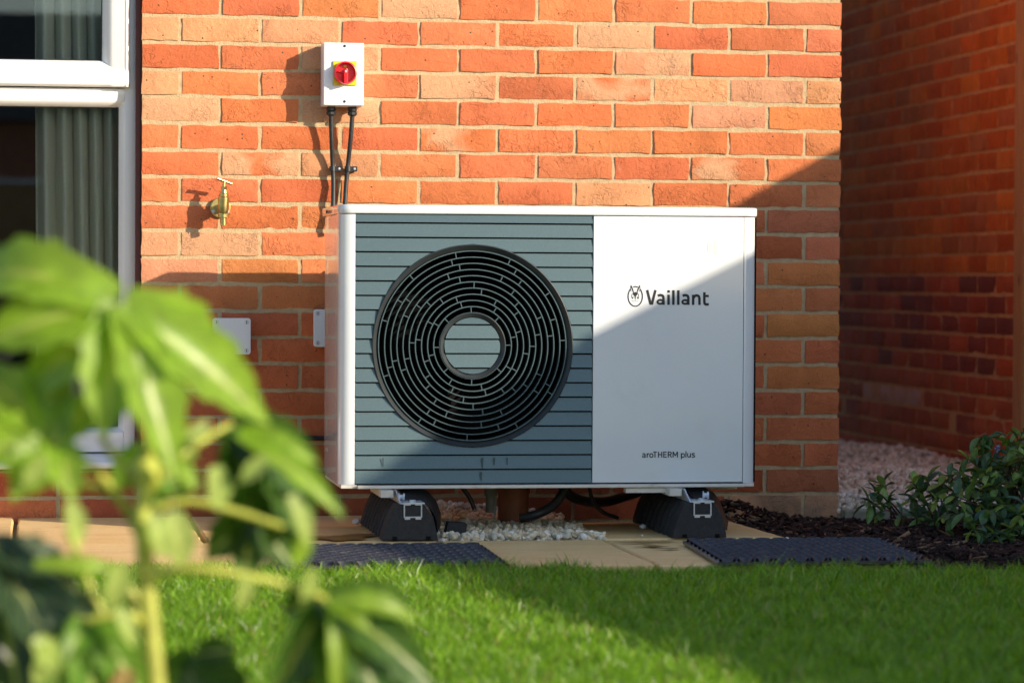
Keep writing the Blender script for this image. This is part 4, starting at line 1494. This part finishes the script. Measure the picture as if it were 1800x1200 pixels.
for i, (x, z, ww) in enumerate(((bx0 + 0.012, bz1 - 0.030, 0.018), (bx0 + 0.016, bz1 - 0.034, 0.010))):
    MB().add([(x, by - .0004, z), (x + ww, by - .0004, z), (x + ww - .002, by - .0004, z - .0022), (x + .002, by - .0004, z - .0022)], [(0, 1, 2, 3)]).build('printed_mark', PRINT_G, lidb)
# glands and the two armoured leads down to the unit
gl = []
for gx in (-1.487, -1.427):
    g_ = MB().lathe([(0, 0), (0.0115, 0), (0.0135, 0.004), (0.0135, 0.012), (0.0105, 0.014), (0.0135, 0.016), (0.0135, 0.023), (0.0085, 0.027), (0, 0.027)], (gx, -0.040, bz0 + 0.0005), (0, 0, -1), 10).build('gland', BLACKP, IS)
for gx, pts, lab in ((-1.487, [(-1.487, -.040, 1.128), (-1.4845, -.032, 1.06), (-1.480, -.018, 0.99), (-1.4775, -.018, 0.93), (-1.480, -.026, 0.80)], 'left black cable running from isolator switch down behind heat pump'),
                     (-1.427, [(-1.427, -.040, 1.128), (-1.431, -.032, 1.06), (-1.4365, -.018, 0.99), (-1.4425, -.018, 0.92), (-1.449, -.026, 0.80)], 'right black cable running from isolator switch down behind heat pump')):
    cb = cable('power_cable', pts, 0.0066, CABLE, lab, 'cable', 'cables below the isolator switch')
    x, y, z = pts[2]
    cl = MB().lathe([(0.0095, -0.007), (0.0095, 0.007), (0.0068, 0.007), (0.0068, -0.007)], (x, y, z - .012), (0, 0, 1), 14, closed=True)
    cl.box(x + 0.0085, x + 0.026, -0.020, -0.003, z - .019, z - .005)
    clo = cl.build('clip', BLACKP, cb)
    MB().lathe([(0, 0), (0.0038, 0), (0.003, 0.0018), (0, 0.0022)], (x + 0.0185, -0.020, z - .012), (0, -1, 0), 10).build('screw', ALU, clo)

# ------------------------------------------------------------------ brass tap
TX, TZ = -1.7935, 0.869
tap = empty('garden_tap', (TX, -0.003, TZ))
tag(tap, 'brass garden tap with tee handle on the sunlit brick wall', 'tap')
tp = MB().lathe([(0, -0.0005), (0.0285, -0.0005), (0.0285, 0.004), (0.026, 0.006), (0, 0.006)], (TX - 0.001, -0.003, TZ - 0.003), n=40).build('wall_plate', BRASS_D, tap, smooth=True)
for sx in (-0.0205, 0.0185):
    MB().lathe([(0, 0), (0.0052, 0), (0.0042, 0.002), (0, 0.0024)], (TX + sx, -0.009, TZ - 0.014), n=12).build('screw', ZINC, tp)
MB().tube([(TX, -0.009, TZ - 0.004), (TX, -0.045, TZ - 0.004)], [0.0125, 0.0125], 20).lathe([(0, 0.030), (0.0155, 0.030), (0.0155, 0.043), (0, 0.043)], (TX, 0, TZ - .004), (0, -1, 0), 6).build('inlet', BRASS, tap, smooth=True)
TY = -0.062
BX = TX + 0.004
MB().lathe([(0, -0.022), (0.0135, -0.020), (0.0155, -0.010), (0.0155, 0.004), (0.0165, 0.018), (0.0165, 0.023), (0.0135, 0.026), (0.0135, 0.033), (0.010, 0.036), (0.0085, 0.045), (0.0, 0.046)], (BX, TY, TZ), (0.03, 0, 1), 24).build('body', BRASS, tap, smooth=True)
MB().lathe([(0.0, 0), (0.0150, 0), (0.0150, 0.009), (0.0, 0.009)], (BX, TY, TZ - 0.0315), (0, 0, 1), 16).build('hose_collar', BRASS, tap)
MB().lathe([(0.0058, 0), (0.0085, 0), (0.0085, 0.022), (0.0058, 0.022)], (BX, TY, TZ - 0.053), (0, 0, 1), 20, closed=True).build('spout', BRASS, tap, smooth=True)
MB().tube([(BX + 0.001, TY, TZ + 0.043), (BX + 0.0025, TY, TZ + 0.070)], [0.0052, 0.0042], 12).lathe([(0, 0), (0.0088, 0), (0.0088, 0.008), (0, 0.008)], (BX + .001, TY, TZ + 0.046), (0.05, 0, 1), 6).build('spindle', BRASS, tap, smooth=True)
hx, hz_ = BX + 0.0025, TZ + 0.0685
MB().tube([(hx - 0.0205, TY - 0.006, hz_ + 0.008), (hx + 0.0205, TY + 0.006, hz_ - 0.006)], 0.0046, 12).build('tee_handle', BRASS, tap, smooth=True)

# ------------------------------------------------------------------ junction boxes
def jbox(x0, x1, z0, z1, label):
    j = empty('junction_box', ((x0 + x1) / 2, -0.004, (z0 + z1) / 2))
    tag(j, label, 'junction box', 'grey-white junction boxes on the shaded wall')
    MB().box(x0 + .002, x1 - .002, -0.034, -0.0032, z0 + .002, z1 - .002).build('back_box', PLASTIC_W, j, bevel=0.004)
    rr = 0.008
    poly = arc(x1 - rr, z1 - rr, rr, 0, 90, 5) + arc(x0 + rr, z1 - rr, rr, 90, 180, 5) + arc(x0 + rr, z0 + rr, rr, 180, 270, 5) + arc(x1 - rr, z0 + rr, rr, 270, 360, 5)
    ld = MB().prism(poly, -0.048, -0.0345, 'y').build('cover', PLASTIC_W, j, bevel=0.002)
    for sx, sz in ((x0 + .0115, z0 + .0115), (x1 - .0115, z0 + .0115), (x0 + .0115, z1 - .0115), (x1 - .0115, z1 - .0115)):
        MB().lathe([(0.0048, 0), (0.0058, 0), (0.0058, .0004), (0.0048, .0004)], (sx, -0.048, sz), n=18, closed=True).build('screw_ring', PRINT_G, ld)
        MB().prism([(sx - .0012, sz - .0036), (sx + .0012, sz - .0036), (sx + .0012, sz + .0036), (sx - .0012, sz + .0036)], -0.0486, -0.0481, 'y').build('screw_slot', BLACKP, ld)
    return j


jbox(-1.818, -1.711, 0.4545, 0.5565, 'square white junction box half hidden behind the big green leaf')
jbox(-1.534, -1.428, 0.476, 0.5815, 'square white junction box tucked behind the left edge of heat pump')
cable('lead', [(-1.795, -0.02, 0.455), (-1.792, -0.03, 0.40), (-1.775, -0.035, 0.335), (-1.735, -0.035, 0.275), (-1.70, -0.03, 0.235), (-1.63, -0.02, 0.222)], 0.0072, CABLE, 'black lead curving down the wall from the leaf-hidden junction box', 'lead')
tag(MB().tube([(-1.478, -.02, 0.582), (-1.478, -.022, 0.63), (-1.470, -.024, 0.70)], 0.0065, 8).build('lead', CABLE, smooth=True), 'short black lead rising from junction box behind heat pump edge', 'lead')

# ------------------------------------------------------------------ rubber mats
MATM = plain('mat_rubber', (0.036, 0.036, 0.046), 0.30, var=0.3, vscale=60, dirt=((0.16, 0.145, 0.13), 0.55, 30))


def mat_obj(x0, x1, y0, y1, label, skew=0.0):
    mt = empty('rubber_mat', ((x0 + x1) / 2, (y0 + y1) / 2, 0.003))
    tag(mt, label, 'mat', 'black textured rubber mats at the lawn edge')
    MB().prism([(x0 + skew, y0), (x1 + skew, y0), (x1, y1), (x0, y1)], 0.003, 0.010, 'z').build('base', MATM, mt)
    # scale-shaped treads
    nx2, ny2 = int((x1 - x0) / 0.044), int((y1 - y0) / 0.034)
    V, F = [], []
    for j in range(ny2):
        for i in range(nx2):
            cx = x0 + 0.026 + i * 0.044 + (0.022 if j % 2 else 0)
            cy = y0 + 0.016 + j * 0.034
            if cx > x1 - 0.022:
                continue
            cx += skew * (y1 - cy) / (y1 - y0)
            b = len(V)
            for k2 in range(7):
                t = math.pi * (0.04 + 0.92 * k2 / 6)
                for rr, zz in ((0.0215, 0.0098), (0.0185, 0.0185), (0.0105, 0.0098)):
                    V.append((cx + rr * math.cos(t), cy + rr * math.sin(t) * 0.95 - 0.004, zz))
            for k2 in range(6):
                for q in range(2):
                    a = b + k2 * 3 + q
                    F.append((a, a + 1, a + 4, a + 3))
    td = MB().add(V, F).build('tread', MATM, mt, smooth=True)
    td['kind'] = 'stuff'
    return mt


mat_obj(-1.752, -1.212, -1.66, -1.15, 'black textured rubber mat at the lawn edge left of the bare slab', -0.01)
mat_obj(-0.690, -0.170, -1.66, -1.072, 'black textured rubber mat at the lawn edge partly under mulch', -0.042)

# loose bits
for i, (p, r, lab) in enumerate(((at(1383, 939, -.9), .006, 'small white pebble on the dark mulch behind the rubber mat'), (at(628, 903, -.40), .014, 'white quartz chip on the slab beside left rubber foot'), (at(1129, 942, -.85), .004, 'tiny white stone on the shaded slab beside right foot'), (at(1130, 928, -.62), .011, 'grey stone on the slab behind the right foot'))):
    V0, F0 = ico(1)
    s = MB().add([(p.x + v[0] * r * random.uniform(.8, 1.3), p.y + v[1] * r, (0.004 if i else -.004) + r * .6 + v[2] * r * .7) for v in V0], [tuple(f) for f in F0])
    tag(s.build('loose_stone', GUM), lab, 'stone')

# ------------------------------------------------------------------ shrub by the passage
def leaf_mesh(L, Wd, fold, curl, seed):
    rnd = random.Random(seed)
    n = 6
    V, F = [], []
    for i in range(n + 1):
        t = i / n
        ww = Wd * (math.sin(math.pi * min(1, t * 0.94 + 0.03)) ** 0.75) * (0.75 + 0.5 * t)
        y = L * t
        zc = -curl * t * t
        V += [(-ww, y, zc + fold * ww), (-ww * .5, y, zc + fold * ww * .35), (0, y, zc), (ww * .5, y, zc + fold * ww * .35), (ww, y, zc + fold * ww)]
    for i in range(n):
        for j in range(4):
            a = i * 5 + j
            F.append((a, a + 1, a + 6, a + 5))
    me = bpy.data.meshes.new('leaf')
    me.from_pydata(V, [], F)
    me.polygons.foreach_set('use_smooth', [True] * len(me.polygons))
    me.materials.append(SHRUBL)
    return me


LM = [leaf_mesh(0.046, 0.0108, 0.35, 0.008, 1), leaf_mesh(0.040, 0.0100, 0.5, 0.004, 2), leaf_mesh(0.034, 0.0092, 0.2, 0.012, 3), leaf_mesh(0.050, 0.0100, 0.6, 0.016, 4)]
random.seed(31)


def frame_to(d, roll):
    d = d.normalized()
    up = Vector((0, 0, 1))
    x = d.cross(up)
    if x.length < 1e-3:
        x = Vector((1, 0, 0))
    x.normalize()
    z = x.cross(d)
    m3 = Matrix((x, d, z)).transposed()
    return (m3 @ Matrix.Rotation(roll, 3, 'Y')).to_euler()


def shrub(name, label, base, tips, nleaf, pal, cat='shrub', fill=0):
    sh = empty(name, base)
    tag(sh, label, cat)
    s = MB()
    for tip in tips:
        tip = Vector(tip)
        b = Vector(base) + Vector((random.uniform(-.03, .03), random.uniform(-.03, .03), 0))
        mid = b.lerp(tip, 0.55) + Vector((random.uniform(-.02, .02), random.uniform(-.02, .02), random.uniform(.01, .04)))
        path = smooth_path([b, mid, tip], 5)
        s.tube(path, [0.0035 - 0.0024 * i / (len(path) - 1) for i in range(len(path))], 6)
        d0 = (tip - mid).normalized()
        per = nleaf
        for k_ in range(per):
            f = 1.0 - 0.30 * (k_ / per) ** 1.4
            p = path[min(len(path) - 1, int(f * (len(path) - 1)))]
            if k_ < per * .55:
                p = tip - d0 * random.uniform(0, .012)
            a = k_ * 2.4 + random.uniform(-.3, .3)
            o1 = d0.orthogonal().normalized()
            o2 = d0.cross(o1)
            out = o1 * math.cos(a) + o2 * math.sin(a)
            dr = (d0 * random.uniform(0.25, 0.9) + out + Vector((0, 0, random.uniform(-.15, .25)))).normalized()
            c = random.choice(pal)
            kk = random.uniform(.75, 1.25)
            o = put('leaf', random.choice(LM), None, sh, p, (c[0] * kk, c[1] * kk, c[2] * kk, 1))
            o.rotation_euler = frame_to(dr, random.uniform(-.6, .6))
            sc_ = random.uniform(.75, 1.2)
            o.scale = (sc_, sc_, sc_)
    s.build('stem', STEM, sh, smooth=True)
    if fill:   # the leaves deep inside the bush, too many to tell apart
        fv, ff = [], []
        for i in range(fill):
            tip = Vector(random.choice(tips))
            p = Vector(base).lerp(tip, random.uniform(.45, 1.0)) + Vector((random.uniform(-.05, .05), random.uniform(-.02, .08), random.uniform(-.03, .015)))
            me = random.choice(LM)
            e = frame_to(Vector((random.uniform(-1, 1), random.uniform(-1, .6), random.uniform(-.3, 1))), random.uniform(-.8, .8)).to_matrix()
            b0 = len(fv)
            fv += [tuple(p + e @ v.co * .95) for v in me.vertices]
            ff += [tuple(b0 + k2 for k2 in pl.vertices) for pl in me.polygons]
        fo = MB().add(fv, ff).build('foliage', SHRUBL, sh, smooth=True, color=(0.065, 0.135, 0.052, 1))
        fo['kind'] = 'stuff'
    return sh


DARKL = [(0.075, 0.150, 0.062), (0.090, 0.180, 0.066), (0.11, 0.21, 0.050), (0.066, 0.135, 0.080)]
LITEL = [(0.24, 0.36, 0.07), (0.30, 0.42, 0.10), (0.17, 0.28, 0.08)]
tips = []
for (x, y, Y) in [(1655, 850, -.55), (1690, 830, -.6), (1720, 820, -.5), (1755, 815, -.62), (1790, 800, -.55), (1830, 790, -.6), (1640, 880, -.6), (1675, 870, -.7), (1710, 860, -.66), (1745, 850, -.74),
                  (1780, 845, -.70), (1815, 840, -.7), (1660, 905, -.70), (1695, 900, -.78), (1730, 895, -.8), (1765, 890, -.82), (1800, 885, -.8), (1840, 880, -.75), (1710, 930, -.86), (1745, 940, -.9), (1780, 930, -.9),
                  (1820, 930, -.88), (1765, 960, -.92), (1800, 960, -.92), (1720, 950, -.85), (1785, 785, -.5), (1798, 830, -.6), (1765, 770, -.45), (1850, 840, -.6), (1870, 900, -.7), (1735, 790, -.45), (1775, 775, -.55), (1795, 765, -.6), (1800, 800, -.7), (1770, 810, -.68), (1700, 805, -.52), (1735, 835, -.72), (1665, 835, -.58), (1815, 770, -.6), (1790, 905, -.86)]:
    tips.append(at(x, y, Y))
shrub('leafy_shrub', 'dense dark green leafy shrub at the right edge of the mulch bed', (0.34, -0.66, -0.02), tips, 7, DARKL + LITEL, fill=480)
shrub('leafy_shrub', 'small sprawling sprig with pale rounded leaves against the concrete edging', (0.10, -0.34, -0.02), [at(1535, 865, -.32), at(1550, 850, -.28), at(1525, 885, -.34), at(1560, 880, -.33), at(1545, 900, -.36)], 7, LITEL + DARKL)
shrub('leafy_shrub', 'small upright plant with dark leaves between sprig and dense shrub', (0.19, -0.42, -0.02), [at(1605, 850, -.4), at(1618, 862, -.42), at(1600, 880, -.42), at(1630, 842, -.38), at(1645, 868, -.42), at(1580, 905, -.48), at(1610, 912, -.5), at(1640, 915, -.5), at(1622, 890, -.45)], 7, DARKL + LITEL[:1])
# drooping flowering stem
fl = empty('flowering_stem', (0.30, -0.5, -0.02))
tag(fl, 'drooping reddish flower stem with mauve spike above the shrub', 'flower')
st = smooth_path([(0.30, -0.5, -0.02), at(1690, 830, -.5), at(1712, 782, -.5), at(1728, 763, -.5), at(1742, 770, -.5), at(1752, 790, -.5)], 6)
MB().tube(st, 0.0016, 6).build('stem', plain('red_stem', (0.22, 0.07, 0.05), 0.6), fl, smooth=True)
for i in range(14):
    p = st[12 + i % 12]
    o = put('leaf', random.choice(LM), None, fl, p, (0.10, 0.19, 0.05, 1))
    o.rotation_euler = frame_to(Vector((random.uniform(-.6, .9), random.uniform(-.5, .3), random.uniform(-1, .1))), random.uniform(-.5, .5))
s = MB()
V0, F0 = ico(1)
for i in range(26):
    p = Vector(st[-1]) + Vector((random.uniform(-.006, .007), random.uniform(-.006, .006), random.uniform(-.02, .012)))
    s.add([(p.x + v[0] * .0032, p.y + v[1] * .0032, p.z + v[2] * .0032) for v in V0], [tuple(f) for f in F0])
s.build('flower_spike', FLOWER, fl)

# ------------------------------------------------------------------ fatsia in the foreground
fat = empty('fatsia_plant', (-2.19, -5.15, -0.02))
tag(fat, 'large-leaved glossy green plant in the left foreground, out of focus', 'plant')


def lobe(C, T, wd, sag, nrm, fold=0.35):
    """one finger of a palmate leaf from centre C to tip T"""
    C, T = Vector(C), Vector(T)
    d = T - C
    L = d.length
    side = d.cross(nrm).normalized()
    up = side.cross(d).normalized()
    n = 22
    V, F = [], []
    for i in range(n + 1):
        t = i / n
        p = C + d * t + up * (sag * L * math.sin(math.pi * t))
        ww = wd * (0.30 + 0.70 * math.sin(math.pi * min(1, 0.10 + 0.62 * t))) * (1 - t ** 2.6) * (1.0 + 0.26 * ((t * 5.0) % 1.0) * (t > .3))
        for j in range(-3, 4):
            u = j / 3
            V.append(p + side * (ww * u) + up * (fold * ww * abs(u) ** 1.3 - 0.05 * ww * (1 - abs(u))))
    for i in range(n):
        for j in range(6):
            a = i * 7 + j
            F.append((a, a + 1, a + 8, a + 7))
    return V, F


def fatsia_leaf(cx, cy, Y, lobes, col, nrm=(0.25, -1, 0.35), pet=None):
    c = at(cx, cy, Y)
    s = MB()
    ribs = []
    nrm = Vector(nrm).normalized()
    for (tx, ty, dY, wpx, sag) in lobes:
        V, F = lobe(c, at(tx, ty, Y + dY), wpx * 1.04 / 1540.0, sag, nrm)
        s.add(V, F)
        ribs += [(((q % 7) - 3) / 3, (q // 7) / 22, 0.0) for q in range(len(V))]
    lf = s.build('leaf', FATSIA, fat, smooth=True, color=(*col, 1), attr=('rib', ribs))
    if pet:
        pts = smooth_path([at(x, y, Y + dy) for x, y, dy in pet], 6)
        MB().tube(pts, [0.0056 - 0.0022 * i / (len(pts) - 1) for i in range(len(pts))], 10).build('petiole', PETIOLE, lf, smooth=True)
    return lf


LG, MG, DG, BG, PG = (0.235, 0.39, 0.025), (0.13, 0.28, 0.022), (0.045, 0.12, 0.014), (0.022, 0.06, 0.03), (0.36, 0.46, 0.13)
YP = -5.15
stem_pts = smooth_path([at(282, 1290, YP), at(268, 1130, YP), at(256, 1000, YP), at(252, 900, YP), at(256, 840, YP), at(258, 790, YP)], 6)
MB().tube([(-2.19, -5.15, -0.03)] + [tuple(p) for p in stem_pts], [0.012] + [0.0115 - 0.003 * (i / len(stem_pts)) + (0.006 if len(stem_pts) - 8 < i < len(stem_pts) - 3 else 0) for i in range(len(stem_pts))], 14).build('stem', PETIOLE, fat, smooth=True)
# top leaf
fatsia_leaf(208, 532, YP - 0.05, [(-70, 500, .10, 62, .22), (-40, 610, .02, 62, .12), (182, 770, -.02, 62, .05), (40, 700, .06, 50, .08)], LG, (0.15, -1, 0.45),
            [(256, 850, .05), (262, 700, .03), (240, 600, .02), (210, 534, 0)])
fatsia_leaf(214, 536, YP - 0.06, [(475, 748, .05, 66, .06), (310, 850, -.02, 58, .04), (395, 640, .08, 62, .10)], LG, (0.35, -1, 0.35))
fatsia_leaf(222, 560, YP + 0.02, [(225, 720, .05, 48, .04)], MG)
# mid right leaf: shade painted in dark green, bright tips in light green
fatsia_leaf(405, 745, YP + 0.10, [(560, 800, .0, 40, .10), (610, 905, -.04, 34, .06), (545, 960, .02, 40, .05), (450, 950, .05, 52, .05), (400, 900, .08, 48, .0)], DG, (0.5, -1, 0.1),
            [(262, 860, -.04), (320, 800, -.05), (370, 765, -.02), (405, 745, 0)])
fatsia_leaf(420, 760, YP + 0.02, [(605, 912, -.03, 24, .12), (560, 815, -.01, 24, .1)], LG, (0.1, -1, 0.5))
fatsia_leaf(455, 770, YP + 0.07, [(560, 890, 0, 44, .03), (520, 950, .0, 46, .02), (470, 960, .02, 40, .02)], DG, (0.5, -1, 0.1))
fatsia_leaf(440, 900, YP + 0.12, [(520, 1000, 0, 40, 0.0), (430, 1020, 0, 44, 0), (360, 985, 0, 40, .02)], DG)
# low right leaf on its long stalk
fatsia_leaf(572, 1052, YP - 0.02, [(730, 1075, .04, 42, .16), (770, 1210, -.02, 44, .10), (690, 1275, -.03, 46, .05), (590, 1290, -.02, 42, .02), (470, 1235, .0, 46, .04), (495, 1075, .04, 36, .06)], DG, (0.3, -1, 0.2),
            [(262, 1010, .0), (340, 998, -.03), (450, 1015, -.03), (530, 1035, -.02), (572, 1052, 0)])
fatsia_leaf(580, 1056, YP - 0.05, [(655, 1115, -.02, 20, .14), (590, 1280, .0, 16, .10), (735, 1095, -.0, 22, .2)], LG, (0.2, -1, 0.6))
# left leaves
fatsia_leaf(95, 770, YP - 0.02, [(-60, 640, .06, 50, .10), (-60, 800, .0, 52, .08), (20, 880, -.02, 46, .06), (130, 880, -.03, 40, .05), (170, 700, .03, 40, .1), (70, 620, .05, 46, .1)], LG, (0.1, -1, 0.4),
            [(250, 930, .05), (190, 850, .03), (130, 795, .0), (95, 770, 0)])
fatsia_leaf(255, 785, YP + 0.08, [(330, 880, .0, 40, .05), (280, 900, .0, 34, .02), (200, 860, 0, 36, .05), (350, 800, .03, 30, .08)], MG)
fatsia_leaf(-20, 960, YP + 0.02, [(130, 1190, -.02, 70, .06), (40, 1260, -.03, 70, .03), (-80, 1240, 0, 70, .0), (150, 1050, .02, 50, .08)], BG, (0.1, -0.8, 0.7),
            [(250, 1060, .05), (180, 1000, .04), (80, 985, .02), (-20, 960, 0)])
fatsia_leaf(60, 990, YP - 0.03, [(230, 1010, .02, 16, .15)], LG)
fatsia_leaf(150, 1090, YP - 0.02, [(60, 1290, .0, 44, .05), (170, 1300, .0, 46, .03), (260, 1230, .02, 44, .05), (110, 1170, -.03, 24, .1)], MG, (0.2, -1, 0.4), [(262, 1100, .03), (220, 1080, .0), (150, 1090, 0)])
fatsia_leaf(330, 1180, YP + 0.06, [(460, 1290, .0, 40, .04), (360, 1300, .0, 40, .04), (290, 1290, .02, 44, .05)], DG, (0.2, -1, 0.2))
# pale new leaves close to the stem
for (cx, cy, tx, ty, w_, dy) in ((375, 820, 385, 900, 26, -.05), (510, 870, 545, 965, 20, -.06), (535, 925, 520, 1000, 20, -.04), (300, 900, 320, 1005, 34, -.03), (215, 990, 190, 1075, 24, -.05), (120, 880, 140, 960, 22, -.04), (60, 1120, 100, 1180, 26, -.06), (345, 860, 300, 800, 18, -.05), (470, 800, 420, 850, 16, -.07)):
    fatsia_leaf(cx, cy, YP + dy, [(tx, ty, 0.01, w_, .05)], PG if random.random() < .75 else LG, (0.4, -1, 0.5))
# leaves behind, their shade put into darker greens
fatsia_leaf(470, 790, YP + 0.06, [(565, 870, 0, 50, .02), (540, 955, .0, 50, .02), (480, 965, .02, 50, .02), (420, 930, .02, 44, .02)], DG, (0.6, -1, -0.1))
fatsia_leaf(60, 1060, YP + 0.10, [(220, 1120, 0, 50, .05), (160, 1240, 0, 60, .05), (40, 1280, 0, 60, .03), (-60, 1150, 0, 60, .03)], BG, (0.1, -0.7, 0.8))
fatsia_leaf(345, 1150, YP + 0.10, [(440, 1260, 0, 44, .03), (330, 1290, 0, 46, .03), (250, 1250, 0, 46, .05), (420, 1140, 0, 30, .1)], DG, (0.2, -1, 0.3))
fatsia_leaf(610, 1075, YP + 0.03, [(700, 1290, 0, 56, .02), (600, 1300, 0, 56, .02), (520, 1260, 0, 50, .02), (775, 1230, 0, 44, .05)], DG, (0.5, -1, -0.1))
fatsia_leaf(225, 1175, YP - 0.03, [(185, 1290, 0, 26, .05)], (0.32, 0.17, 0.07), (0.2, -1, 0.4))
for (cx, cy, tx, ty, w_) in ((75, 800, 40, 860, 20), (330, 770, 370, 740, 14), (430, 1010, 420, 1075, 20), (215, 700, 250, 640, 18), (205, 1070, 235, 1140, 20), (90, 1130, 60, 1210, 26), (265, 905, 285, 985, 26), (548, 1000, 530, 1060, 18)):
    fatsia_leaf(cx, cy, YP - 0.06, [(tx, ty, 0.01, w_, .06)], PG, (0.6, -1, 0.5))
# arching stalks
for pts in ([(250, 960), (215, 885), (165, 855), (115, 858)], [(258, 1120), (200, 1010), (120, 985), (45, 992)], [(254, 900), (330, 880), (420, 900), (500, 925)], [(272, 1180), (200, 1110), (150, 1010), (120, 930)], [(250, 860), (200, 800), (175, 760)]):
    pp = smooth_path([at(x, y, YP + 0.03) for x, y in pts], 6)
    MB().tube(pp, 0.0044, 10).build('petiole', PETIOLE, fat, smooth=True)
